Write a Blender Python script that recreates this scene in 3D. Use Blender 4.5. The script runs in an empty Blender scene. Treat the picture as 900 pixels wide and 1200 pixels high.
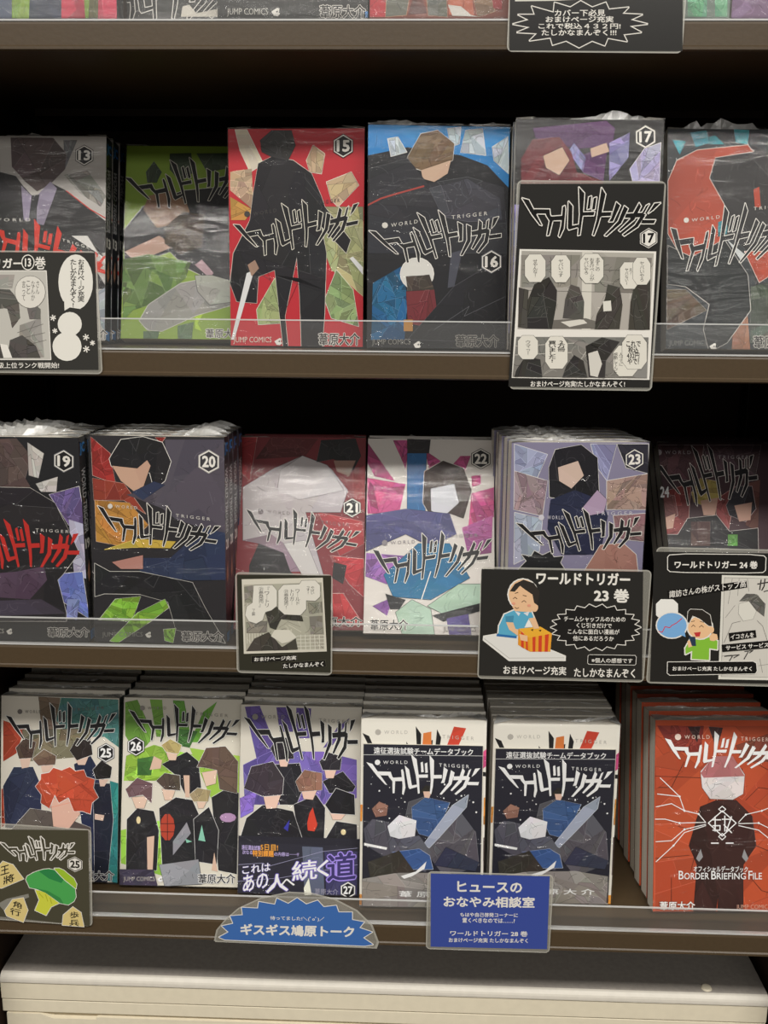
import bpy, bmesh, math, random
from mathutils import Matrix, Vector
C = bpy.context.scene.collection
SC = bpy.context.scene
EYE = 1.35                     # height of the camera above the floor
# ------------------------------------------------------------------ camera
CAM_F, CAM_P, CAM_Y, CAM_R, CAM_D = 1118.18, 0.214074, 0.032276, 0.009143, 0.754516
def camera():
    cp, sp = math.cos(CAM_P), math.sin(CAM_P)
    Z = Matrix.Rotation(CAM_Y, 3, 'Z')
    f, u, r = Z @ Vector((0, cp, -sp)), Z @ Vector((0, sp, cp)), Z @ Vector((1, 0, 0))
    c, s = math.cos(CAM_R), math.sin(CAM_R)
    r2, u2 = c*r + s*u, -s*r + c*u
    m = Matrix((r2, u2, -f)).transposed().to_4x4()
    m.translation = Vector((0, -CAM_D, EYE))
    cd = bpy.data.cameras.new('camera'); co = bpy.data.objects.new('camera', cd); C.objects.link(co)
    co.matrix_world = m
    cd.sensor_fit = 'AUTO'; cd.sensor_width = 36; cd.lens = CAM_F/1200*36; cd.clip_start = .02
    SC.camera = co
camera()
# ------------------------------------------------------------------ light
w = bpy.data.worlds.new('store_ambient'); SC.world = w; w.use_nodes = True
w.node_tree.nodes['Background'].inputs[0].default_value = (1.0, .96, .9, 1)
w.node_tree.nodes['Background'].inputs[1].default_value = .14
def area(name, loc, rot, sx, sy, power, col=(1, .965, .905)):
    l = bpy.data.lights.new(name, 'AREA'); l.shape = 'RECTANGLE'; l.size = sx; l.size_y = sy; l.energy = power; l.color = col
    o = bpy.data.objects.new(name, l); C.objects.link(o); o.location = loc; o.rotation_euler = rot
area('ceiling_lamp', (0.1, -1.42, EYE+1.38), (math.radians(-14), 0, 0), 3.4, .45, 112)
area('ceiling_lamp', (0.0, -2.9, EYE+1.38), (math.radians(8), 0, 0), 3.4, .45, 34)
SC.view_settings.view_transform = 'Standard'; SC.view_settings.look = 'None'
SC.view_settings.gamma = 1; SC.view_settings.use_curve_mapping = False; SC.view_settings.exposure = 0.0

SC.cycles.transparent_max_bounces = 40
# ------------------------------------------------------------------ materials
def lin(h):
    v = [x/255 for x in h] if not isinstance(h, str) else [int(h[i:i+2], 16)/255 for i in (0, 2, 4)]
    return [c/12.92 if c <= .04045 else ((c+.055)/1.055)**2.4 for c in v]
def new_mat(name):
    m = bpy.data.materials.new(name); m.use_nodes = True
    return m, m.node_tree.nodes, m.node_tree.links, m.node_tree.nodes['Principled BSDF']
def plain(name, hexcol, rough=.5, spec=.4, noise=0, scale=60, bump=0):
    m, n, l, b = new_mat(name)
    b.inputs['Roughness'].default_value = rough; b.inputs['Specular IOR Level'].default_value = spec
    c = lin(hexcol)
    if noise:
        tc = n.new('ShaderNodeTexCoord'); t = n.new('ShaderNodeTexNoise'); t.inputs['Scale'].default_value = scale; t.inputs['Detail'].default_value = 4
        r = n.new('ShaderNodeValToRGB'); r.color_ramp.elements[0].position = .3; r.color_ramp.elements[1].position = .7
        r.color_ramp.elements[0].color = [x*(1-noise) for x in c]+[1]; r.color_ramp.elements[1].color = [x*(1+noise) for x in c]+[1]
        l.new(tc.outputs['Object'], t.inputs['Vector']); l.new(t.outputs['Fac'], r.inputs[0]); l.new(r.outputs[0], b.inputs['Base Color'])
        if bump:
            bp = n.new('ShaderNodeBump'); bp.inputs['Strength'].default_value = bump; bp.inputs['Distance'].default_value = .0005
            l.new(t.outputs['Fac'], bp.inputs['Height']); l.new(bp.outputs[0], b.inputs['Normal'])
    else: b.inputs['Base Color'].default_value = c+[1]
    return m
def print_mat(name, rough, spec):
    m, n, l, b = new_mat(name)
    a = n.new('ShaderNodeAttribute'); a.attribute_name = 'ink'; l.new(a.outputs['Color'], b.inputs['Base Color'])
    b.inputs['Roughness'].default_value = rough; b.inputs['Specular IOR Level'].default_value = spec
    return m
INK = print_mat('printed_paper', .45, .3)
LAM = print_mat('laminated_print', .22, .5)
def pages_mat():
    m, n, l, b = new_mat('paper_pages')
    tc = n.new('ShaderNodeTexCoord'); mp = n.new('ShaderNodeMapping'); mp.inputs['Scale'].default_value = (3, 900, 3)
    t = n.new('ShaderNodeTexNoise'); t.inputs['Scale'].default_value = 1.5; t.inputs['Detail'].default_value = 3
    r = n.new('ShaderNodeValToRGB'); r.color_ramp.elements[0].color = lin('b9b1a2')+[1]; r.color_ramp.elements[1].color = lin('f0eade')+[1]
    r.color_ramp.elements[0].position = .3; r.color_ramp.elements[1].position = .62
    l.new(tc.outputs['Object'], mp.inputs[0]); l.new(mp.outputs[0], t.inputs['Vector']); l.new(t.outputs['Fac'], r.inputs[0]); l.new(r.outputs[0], b.inputs['Base Color'])
    b.inputs['Roughness'].default_value = .8
    return m
PAGES = pages_mat()
def film(name, base, edge, rough, haze, scale, bump, hazecol=(.8, .8, .78), ridge=0):
    m = bpy.data.materials.new(name); m.use_nodes = True; n = m.node_tree.nodes; l = m.node_tree.links; n.clear()
    out = n.new('ShaderNodeOutputMaterial'); tr = n.new('ShaderNodeBsdfTransparent'); gl = n.new('ShaderNodeBsdfGlossy'); gl.inputs['Roughness'].default_value = rough
    df = n.new('ShaderNodeBsdfDiffuse'); df.inputs['Color'].default_value = (*hazecol, 1)
    tc = n.new('ShaderNodeTexCoord'); mp = n.new('ShaderNodeMapping'); mp.inputs['Scale'].default_value = scale
    t = n.new('ShaderNodeTexNoise'); t.inputs['Scale'].default_value = 1; t.inputs['Detail'].default_value = 5; t.inputs['Roughness'].default_value = .6; t.inputs['Distortion'].default_value = .6
    bp = n.new('ShaderNodeBump'); bp.inputs['Strength'].default_value = bump; bp.inputs['Distance'].default_value = .004
    l.new(tc.outputs['Object'], mp.inputs[0]); l.new(mp.outputs[0], t.inputs['Vector']); l.new(t.outputs['Fac'], bp.inputs['Height'])
    # thin creases where the noise crosses its middle value
    t2 = n.new('ShaderNodeTexNoise'); t2.inputs['Scale'].default_value = .55; t2.inputs['Detail'].default_value = 2; t2.inputs['Distortion'].default_value = 1.2
    sb = n.new('ShaderNodeMath'); sb.operation = 'SUBTRACT'; sb.inputs[1].default_value = .5; ab = n.new('ShaderNodeMath'); ab.operation = 'ABSOLUTE'
    rm = n.new('ShaderNodeMapRange'); rm.inputs['From Max'].default_value = .022; rm.inputs['To Min'].default_value = 1; rm.inputs['To Max'].default_value = 0
    b2 = n.new('ShaderNodeBump'); b2.inputs['Strength'].default_value = min(1, bump*ridge); b2.inputs['Distance'].default_value = .002
    l.new(mp.outputs[0], t2.inputs['Vector']); l.new(t2.outputs['Fac'], sb.inputs[0]); l.new(sb.outputs[0], ab.inputs[0]); l.new(ab.outputs[0], rm.inputs['Value']); l.new(rm.outputs[0], b2.inputs['Height'])
    l.new(bp.outputs[0], b2.inputs['Normal']); l.new(b2.outputs[0], gl.inputs['Normal'])
    fr = n.new('ShaderNodeLayerWeight'); fr.inputs['Blend'].default_value = .25
    mr = n.new('ShaderNodeMapRange'); mr.inputs['To Min'].default_value = base; mr.inputs['To Max'].default_value = edge
    l.new(fr.outputs['Fresnel'], mr.inputs['Value'])
    m1 = n.new('ShaderNodeMixShader'); m1.inputs[0].default_value = haze
    l.new(tr.outputs[0], m1.inputs[1]); l.new(df.outputs[0], m1.inputs[2])
    m2 = n.new('ShaderNodeMixShader'); l.new(mr.outputs[0], m2.inputs[0]); l.new(m1.outputs[0], m2.inputs[1]); l.new(gl.outputs[0], m2.inputs[2])
    l.new(m2.outputs[0], out.inputs['Surface'])
    return m
WRAP = film('shrink_film', .013, .2, .09, .004, (14, 20, 60), .15, ridge=5)
CREASE = film('creased_film', .16, .5, .2, .45, (90, 90, 120), .5)
ACRYL = film('clear_acrylic', .04, .5, .06, .035, (3, 3, 3), .05)
ACRYLEDGE = film('acrylic_edge', .15, .6, .2, .6, (3, 3, 3), .05, (.85, .85, .83))
POUCH = film('laminating_film', .06, .5, .1, .22, (20, 20, 20), .15, (.62, .6, .52))
POUCHEDGE = film('laminate_rim', .12, .6, .2, .42, (20, 20, 20), .15, (.75, .73, .64))
SHELF = plain('brown_shelf_enamel', '4a3c2a', .42, .4, .05, 300, .15)
DARK = plain('dark_brown_panel', '33251b', .6, .3, .12, 40)
BLACK = plain('black_slot', '080706', .8, .1)
STEEL = plain('dark_steel_strip', '1d1916', .5, .4, .1, 80)
CREAM = plain('cream_enamel', 'e6dcc4', .4, .4, .03, 120)
LIT_NOSING = plain('lit_nosing_laminate', 'd6d0c4', .35, .45, .04, 120)  # cabinet top's rounded nosing: direct light on it painted in as a paler colour
GREY = plain('grey_laminate', 'a49d95', .42, .4, .08, 220, .1)
FLOOR = plain('floor_tile', '5c554c', .5, .3, .08, 5)
PLASTER = plain('wall_paint', 'c9c3b6', .8, .2, .03, 20)
# ------------------------------------------------------------------ object helpers
def link(name, me, parent=None, mats=()):
    o = bpy.data.objects.new(name, me); C.objects.link(o)
    for m in mats: me.materials.append(m)
    if parent: o.parent = parent
    return o
def thing(name, label, cat, loc=(0, 0, 0), rot=(0, 0, 0), group=None):
    o = bpy.data.objects.new(name, None); C.objects.link(o); o.location = loc; o.rotation_euler = rot; o.empty_display_size = .02
    o['label'] = label; o['category'] = cat
    if group: o['group'] = group
    return o
def bm_box(bm, x0, x1, y0, y1, z0, z1, mat=0):
    v = [bm.verts.new(p) for p in ((x0,y0,z0),(x1,y0,z0),(x1,y1,z0),(x0,y1,z0),(x0,y0,z1),(x1,y0,z1),(x1,y1,z1),(x0,y1,z1))]
    fs = [bm.faces.new([v[i] for i in q]) for q in ((0,3,2,1),(4,5,6,7),(0,1,5,4),(1,2,6,5),(2,3,7,6),(3,0,4,7))]
    for f in fs: f.material_index = mat
    return fs
def finish(name, bm, mats, parent=None, bevel=0, seg=2):
    if bevel: bmesh.ops.bevel(bm, geom=list(bm.edges), offset=bevel, segments=seg, affect='EDGES', profile=.5)
    me = bpy.data.meshes.new(name); bm.to_mesh(me); bm.free()
    return link(name, me, parent, mats)
def box(name, dims, mats, parent=None, bevel=0):
    bm = bmesh.new(); bm_box(bm, *dims); return finish(name, bm, mats, parent, bevel)
def extrude_x(name, prof, x0, x1, mats, parent=None):
    bm = bmesh.new()
    a = [bm.verts.new((x0, y, z)) for y, z in prof]; b = [bm.verts.new((x1, y, z)) for y, z in prof]
    n = len(prof)
    for i in range(n): bm.faces.new((a[i], a[(i+1) % n], b[(i+1) % n], b[i]))
    bm.faces.new(a[::-1]); bm.faces.new(b)
    bmesh.ops.recalc_face_normals(bm, faces=bm.faces)
    return finish(name, bm, mats, parent)
BOOK_ART={
'0a':[["b",[90,98,117]],["f",[122,150,60],[[34.2,43.8],[48.5,43.7],[45.6,6.3],[32.5,6.3]],3,0.25],["f",[56,63,80],[[48.8,49.7],[72.1,49.7],[70.4,5.1],[45.6,5.1]],3,0.25],["f",[190,58,78],[[71.9,43.7],[88.8,43.7],[88.8,6.3],[70.5,6.3]],3,0.25],["p",[122,150,60],[[88.1,25.6],[92.4,37.7],[92.7,6.3],[88.8,6.3]]],["f",[105,103,70],[[93.9,43.7],[100.4,43.6],[99.2,6.3],[91.4,6.3]],3,0.25],["f",[195,62,88],[[100.8,55.6],[114.4,55.5],[112.9,5.1],[98.5,5.1]],3,0.25]],
'0b':[["b",[73,73,71]],["f",[58,57,56],[[-4.6,63.3],[73.6,63.2],[72.9,13.8],[-6.0,13.9]],3,0.15],["T",[[-38.6,42.5],[94.3,26.2],[15.1,53.5]],[41,41,41],[235,231,223],0.6],["p",[212,206,194],[[43.7,21.3],[49.0,22.6],[54.3,16.3],[74.3,20.1],[76.9,13.8],[42.2,13.8]]]],
'0c':[["b",[72,71,69]],["f",[57,56,55],[[-0.7,54.7],[113.8,54.4],[114.2,6.9],[-1.3,6.9]],3,0.12],["T",[[5.1,54.7],[108.9,35.5],[48.5,63.4]],[27,26,28],[235,231,223],0.6],["t","JUMP COMICS",[196,193,185],[[7.0,6.9],[38.0,6.9],[7.1,12.9]],0.0],["p",[235,231,223],[[40.6,10.5],[45.1,13.2],[46.7,12.6],[46.0,9.9],[47.3,9.0],[45.4,7.2],[42.5,7.5]]],["p",[27,26,28],[[43.8,10.2],[45.4,11.4],[45.4,9.6]]],["t","葦原大介",[41,39,40],[[77.1,6.0],[111.1,6.0],[77.1,15.0]],0.03,[235,231,223],0.06],["p",[46,124,192],[[111.0,10.5],[114.2,10.5],[114.2,6.3],[111.0,6.3]]]],
'0d':[["b",[135,72,58]],["f",[172,47,58],[[-0.5,49.2],[13.4,49.1],[12.0,7.4],[-0.2,7.4]],3,0.25],["f",[103,103,94],[[13.3,55.0],[35.5,55.0],[27.3,8.6],[12.0,7.4]],3,0.25,[196,150,117],0.4],["f",[103,103,94],[[38.0,55.0],[54.5,54.9],[58.0,7.4],[43.9,8.6]],3,0.25,[196,150,117],0.4],["f",[107,62,55],[[35.9,31.3],[42.6,9.8],[28.6,8.6]],3,0.25],["f",[195,102,74],[[54.5,54.9],[70.9,54.9],[78.3,7.4],[59.2,8.6]],3,0.25],["p",[211,207,199],[[58.4,15.8],[68.0,14.6],[75.8,8.6],[80.9,7.4],[61.8,8.0]]],["f",[135,103,80],[[71.1,43.1],[86.6,31.2],[93.5,11.0],[80.9,7.4]],3,0.25,[203,156,125],0.4],["f",[161,56,58],[[86.0,54.9],[97.3,54.8],[98.5,12.2],[92.2,13.4]],3,0.25]],
'0f':[["b",[115,129,119]],["f",[108,170,131],[[79.3,54.5],[94.8,54.5],[96.4,7.3],[82.6,7.4]],4,0.4],["f",[108,170,131],[[99.8,54.5],[109.7,54.4],[111.4,7.3],[102.6,7.3]],4,0.4]],
'0g':[["b",[120,93,125]],["f",[131,102,135],[[-3.0,54.4],[36.0,54.3],[39.4,6.1],[0.1,6.2]],3,0.15]],
'13':[["b",[178,173,168]],["f",[137,133,127],[[76.1,143.0],[96.9,146.5],[113.3,125.0],[108.7,115.9],[90.1,127.1]],4,0.35],["f",[137,133,127],[[-0.7,156.3],[20.3,151.8],[20.4,131.3],[-1.7,122.1]],4,0.35],["f",[114,114,117],[[75.9,172.5],[87.5,172.5],[77.2,147.5]],3,0.25],["f",[88,74,74],[[29.5,174.6],[66.6,174.3],[78.3,161.2],[77.2,147.5],[64.6,135.0],[53.0,128.8],[42.5,137.1],[30.8,149.6]],3,0.18],["f",[41,39,40],[[-2.9,131.2],[20.4,145.0],[34.3,141.6],[40.2,133.7],[50.7,122.4],[64.6,136.1],[78.5,129.3],[99.5,113.5],[114.6,102.3],[114.8,77.2],[97.5,72.5],[115.1,45.3],[90.8,45.1],[20.9,44.5],[-2.4,44.3]],4,0.2],["f",[136,127,146],[[39.0,133.7],[50.7,122.4],[64.6,137.2],[70.4,131.1],[59.0,99.6],[41.5,104.1]],2,0.12],["p",[41,40,44],[[48.4,125.1],[55.3,125.8],[53.1,115.5],[52.7,99.6],[45.7,103.0]]],["l",[193,53,45],0.8,[[78.5,129.3],[99.5,113.5],[114.6,105.0]]],["p",[208,205,200],[[83.4,90.7],[97.4,90.8],[114.7,63.5],[114.7,70.4]]],["f",[157,164,170],[[107.0,42.9],[114.9,47.6],[115.2,1.9],[109.6,13.2]],3,0.25],["T",[[-0.4,110.2],[119.6,57.9],[50.8,104.6]],[202,56,42],[202,56,42],0.25],["t","W O R L D",[210,206,198],[[14.8,102.6],[47.4,102.9],[14.8,105.2]],0],["t","T R I G G E R",[210,206,198],[[75.4,85.9],[103.2,78.2],[75.3,88.4]],0],["p",[210,206,198],[[12.6,103.9],[12.0,102.4],[10.4,101.7],[8.9,102.4],[8.2,103.9],[8.9,105.4],[10.4,106.0],[11.9,105.4]]],["h","13",[[94.0,159.6],[94.0,168.7]],[27,26,28],[231,227,220],[27,26,28]],["t","葦原大介",[40,38,39],[[85.3,-2.6],[115.5,-2.3],[85.2,5.7]],0.03,[231,227,220],0.06]],
'14':[["b",[122,148,51]],["f",[60,71,56],[[17.7,151.8],[24.5,161.7],[31.9,151.9],[27.5,142.1],[19.2,142.0]],3,0.25],["f",[60,71,56],[[38.5,169.1],[57.5,169.8],[60.3,152.2],[48.7,142.3],[38.9,154.4]],3,0.25],["f",[60,71,56],[[62.2,169.4],[100.1,170.2],[100.4,157.5],[72.1,152.3]],3,0.25],["f",[41,40,42],[[-0.7,98.1],[16.3,120.1],[51.3,135.0],[100.8,140.3],[110.6,17.5],[86.5,45.9],[69.8,57.8],[55.6,64.8],[41.1,79.2],[22.5,71.8],[1.4,71.6]],4,0.2,[208,204,197],0.4],["f",[142,111,86],[[16.4,117.7],[20.7,129.9],[39.5,134.9],[53.9,125.3],[57.7,115.6],[40.4,103.3],[28.7,100.8]],3,0.2],["f",[170,138,123],[[1.1,78.8],[31.3,93.6],[44.5,84.0],[22.4,74.2],[8.4,71.6]],1,0.08,[27,26,28],0.4],["f",[57,46,34],[[35.8,100.9],[51.8,115.6],[70.8,113.3],[69.2,84.2],[50.5,76.8],[36.2,86.4]],4,0.35],["f",[82,108,46],[[-1.0,71.5],[22.4,76.6],[60.1,69.7],[55.8,55.2],[33.0,33.5],[9.9,26.1],[2.0,16.5]],5,0.5],["f",[170,142,148],[[63.7,67.3],[69.5,72.2],[80.3,60.3],[76.9,55.4]],1,0.1],["f",[133,131,127],[[16.0,16.6],[23.7,31.0],[51.3,50.4],[74.6,55.4],[98.2,46.0],[98.6,31.7],[66.1,21.8],[36.1,7.3],[23.3,8.3]],3,0.16,[208,204,197],0.4],["f",[149,150,142],[[64.0,57.7],[79.2,57.9],[95.7,53.2],[97.3,34.1],[77.5,31.5],[66.7,43.3]],2,0.12,[27,26,28],0.4],["f",[73,96,67],[[19.8,7.1],[33.8,7.2],[31.8,-4.6],[20.2,-4.8]],3,0.25],["f",[73,96,67],[[50.0,12.2],[63.9,15.9],[62.1,-4.4],[50.5,-4.5]],3,0.25],["p",[159,189,59],[[64.9,20.6],[71.9,23.1],[67.4,14.7],[71.1,7.6],[65.2,9.9]]],["T",[[-1.1,146.7],[107.8,144.1],[38.7,163.0]],[27,26,28],[199,195,182],0.5],["t","葦原大介",[40,38,39],[[75.0,-6.4],[106.4,-6.1],[74.8,1.7]],0.03,[231,227,220],0.06]],
'15':[["b",[189,46,56]],["f",[209,198,177],[[6.0,175.3],[15.7,175.3],[29.3,148.7],[18.1,142.1],[9.9,159.2]],3,0.15,[231,227,220],0.4],["f",[187,160,133],[[1.4,142.2],[19.5,144.8],[20.6,111.7],[1.1,127.6]],4,0.3],["f",[194,170,138],[[65.2,151.2],[70.7,162.9],[80.3,156.4],[77.6,140.7],[68.0,142.1]],3,0.25,[231,227,220],0.4],["f",[194,170,138],[[81.8,134.2],[102.3,142.0],[108.5,131.6],[91.5,114.5],[86.0,119.7]],3,0.25,[231,227,220],0.4],["f",[163,165,122],[[77.7,114.5],[112.4,114.5],[113.1,42.3],[100.2,53.1],[86.2,63.8],[77.7,85.2]],5,0.4],["f",[138,160,111],[[80.6,39.3],[90.3,63.8],[104.4,47.7],[109.4,17.7],[86.3,24.3]],4,0.35,[231,227,220],0.4],["f",[148,162,113],[[22.6,30.6],[38.4,56.7],[45.3,19.8],[23.9,18.2]],3,0.3,[231,227,220],0.4],["f",[194,189,152],[[57.6,71.7],[77.7,71.8],[67.9,6.2],[62.3,6.2]],2,0.15],["f",[193,144,75],[[1.1,122.3],[20.6,111.7],[13.5,103.7],[1.6,103.7]],3,0.25],["f",[34,33,37],[[25.1,148.7],[36.2,153.9],[54.2,151.2],[69.4,140.8],[77.7,122.4],[80.4,114.5],[102.2,88.0],[98.6,77.3],[77.7,98.6],[81.9,77.2],[80.6,28.4],[78.4,-0.6],[60.8,-0.8],[59.5,41.9],[57.0,74.4],[46.7,25.3],[49.4,-0.9],[45.2,-1.0],[38.4,63.5],[24.3,58.0],[22.6,36.1],[5.6,37.3],[0.1,52.3],[3.2,76.8],[17.7,103.7],[20.7,125.0]],5,0.22,[224,218,206],0.4],["f",[58,57,57],[[26.7,166.9],[36.4,174.7],[52.9,174.6],[56.2,162.9],[50.1,151.2],[36.2,153.9],[28.0,157.8]],3,0.2],["p",[222,222,222],[[14.4,60.6],[20.9,63.4],[3.1,5.5],[0.3,5.4]]],["p",[222,222,222],[[104.2,74.6],[112.6,66.1],[112.7,59.9],[101.4,73.3]]],["f",[163,133,115],[[15.3,67.4],[21.6,71.5],[24.9,64.7],[18.6,57.9]],1,0.1],["T",[[3.6,100.2],[108.7,102.4],[44.3,117.1]],[27,26,28],[230,225,212],0.5],["t","W O R L D",[71,67,65],[[20.5,107.1],[40.1,110.3],[20.5,110.0]],0],["t","T R I G G E R",[71,67,65],[[73.5,116.2],[92.9,118.3],[73.5,119.1]],0],["p",[71,67,65],[[17.9,108.5],[17.1,106.8],[15.3,106.0],[13.4,106.8],[12.7,108.5],[13.4,110.3],[15.3,111.0],[17.2,110.3]]],["h","15",[[95.6,162.3],[95.6,171.8]],[27,26,28],[231,227,220],[27,26,28]],["t","葦原大介",[40,38,39],[[75.6,0.2],[110.4,0.7],[75.6,10.2]],0.03,[231,227,220],0.06],["t","JUMP COMICS",[224,212,199],[[2.2,0.4],[35.2,0.8],[2.3,6.6]],0.0],["p",[231,227,220],[[37.7,4.5],[42.1,7.3],[43.7,6.7],[43.0,4.0],[44.3,3.1],[42.4,1.2],[39.6,1.5]]],["p",[27,26,28],[[40.9,4.3],[42.4,5.5],[42.4,3.7]]]],
'16':[["b",[28,28,32]],["f",[45,129,193],[[-0.3,175.8],[112.9,174.9],[113.6,127.6],[95.6,145.4],[74.2,152.9],[31.6,158.8],[-0.2,152.1]],2,0.12],["f",[178,189,197],[[15.6,165.0],[23.6,166.4],[30.9,155.0],[18.4,151.6]],3,0.25,[231,227,220],0.4],["f",[178,189,197],[[77.8,172.0],[91.0,173.4],[94.1,153.1],[74.1,155.4]],3,0.25,[231,227,220],0.4],["f",[178,189,197],[[99.3,159.5],[111.5,167.3],[112.8,139.1],[100.8,149.3]],3,0.25,[231,227,220],0.4],["f",[178,189,197],[[63.2,173.1],[73.8,174.5],[72.7,161.8],[66.1,159.2]],3,0.25,[231,227,220],0.4],["f",[117,93,69],[[31.7,151.2],[42.1,169.1],[55.3,171.8],[68.7,161.7],[67.6,149.0],[53.1,142.4],[42.5,141.0],[34.4,143.5]],4,0.22,[231,227,220],0.4],["f",[199,168,146],[[42.5,141.0],[66.3,149.0],[63.8,138.7],[53.2,132.1],[43.9,134.6]],1,0.06],["f",[41,41,47],[[1.2,141.9],[31.7,149.9],[47.9,130.8],[79.8,136.3],[109.3,128.8],[113.8,76.9],[0.3,75.8]],4,0.2],["f",[59,59,68],[[49.3,127.0],[79.8,135.0],[106.3,119.8],[108.6,102.9],[80.5,101.4],[60.3,105.1]],3,0.2],["l",[162,63,56],1.3,[[0.1,113.6],[10.7,118.9],[24.0,122.9],[44.8,128.7]]],["f",[27,86,123],[[4.5,52.2],[27.3,65.6],[33.0,41.9],[30.7,7.3],[3.5,7.0]],5,0.45],["p",[208,206,200],[[53.8,60.1],[53.2,56.1],[51.3,52.6],[48.4,49.8],[44.6,47.9],[40.5,47.3],[36.3,47.9],[32.5,49.6],[29.5,52.4],[27.5,55.9],[26.8,59.8],[27.5,63.7],[29.3,67.3],[32.3,70.1],[36.0,71.9],[40.1,72.5],[44.3,72.0],[48.1,70.2],[51.1,67.5],[53.1,64.0]],[231,227,220],0.5],["f",[71,61,54],[[31.4,57.7],[50.3,59.2],[54.5,47.4],[32.9,45.9]],3,0.3],["f",[106,41,46],[[31.6,45.9],[54.5,47.4],[57.5,26.2],[44.1,18.1],[33.2,20.7]],3,0.2],["p",[174,124,60],[[29.9,23.3],[37.3,23.4],[37.4,14.0],[30.0,14.0]]],["f",[30,30,34],[[114.6,76.9],[115.5,5.3],[33.4,7.3],[70.7,50.2]],3,0.2,[86,86,92],0.3],["f",[70,71,82],[[67.5,76.5],[76.9,79.2],[70.7,50.2],[65.3,48.8]],1,0.1],["l",[102,102,108],0.3,[[55.0,15.5],[83.1,34.4],[79.2,26.4],[112.7,42.6]]],["T",[[1.0,93.6],[108.3,91.0],[39.7,108.0]],[27,26,28],[231,227,220],0.5],["t","W O R L D",[210,206,198],[[18.9,96.5],[40.3,99.8],[18.9,99.4]],0],["t","T R I G G E R",[210,206,198],[[67.6,103.2],[96.4,106.6],[67.5,106.1]],0],["p",[210,206,198],[[16.4,97.9],[15.7,96.2],[13.9,95.5],[12.2,96.2],[11.4,97.9],[12.1,99.6],[13.9,100.3],[15.7,99.6]]],["h","16",[[100.5,70.0],[100.3,79.4]],[27,26,28],[231,227,220],[133,133,137]],["t","葦原大介",[40,38,39],[[72.9,-1.7],[107.8,-1.4],[72.8,7.9]],0.03,[148,144,137],0.06],["t","JUMP COMICS",[133,131,125],[[4.1,-0.5],[35.6,-0.2],[4.0,5.4]],0.0],["p",[231,227,220],[[38.0,3.4],[42.1,6.1],[43.6,5.5],[43.1,2.8],[44.3,2.0],[42.5,0.2],[39.8,0.4]]],["p",[27,26,28],[[41.0,3.1],[42.5,4.3],[42.5,2.5]]]],
'17':[["b",[41,39,39]],["f",[89,56,95],[[12.8,169.4],[68.9,175.2],[75.8,169.7],[74.0,156.6],[47.0,154.2],[15.2,161.7]],2,0.18,[27,26,28],0.4],["f",[89,56,95],[[51.7,149.9],[70.6,156.6],[68.1,130.1],[52.1,136.7]],2,0.18,[27,26,28],0.4],["f",[136,129,177],[[71.7,158.8],[87.1,166.5],[86.7,147.9],[72.6,130.2]],4,0.4],["f",[136,129,177],[[40.3,152.0],[44.6,158.6],[54.0,147.7],[52.1,136.7]],4,0.4],["f",[163,157,189],[[88.1,139.1],[98.8,154.5],[111.0,159.0],[110.9,130.4],[90.6,130.3]],4,0.35,[231,227,220],0.4],["f",[103,40,47],[[4.3,146.3],[13.0,160.6],[33.2,162.9],[42.6,152.0],[47.5,136.6],[68.1,130.1],[66.4,110.2],[5.2,109.8]],4,0.2],["f",[193,162,142],[[21.2,148.6],[35.7,155.3],[41.6,145.4],[34.0,134.3],[23.7,139.8]],1,0.06,[27,26,28],0.4],["p",[193,162,142],[[57.2,154.3],[69.4,158.7],[71.9,152.2],[58.5,147.7]]],["f",[138,133,174],[[-0.3,112.0],[12.0,112.0],[12.2,13.1],[-0.7,13.0]],5,0.45],["f",[71,60,92],[[12.0,109.8],[111.7,110.5],[108.6,9.5],[12.3,8.6]],4,0.4],["h","17",[[99.2,163.3],[98.8,172.0]],[27,26,28],[231,227,220],[194,189,181]]],
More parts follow.
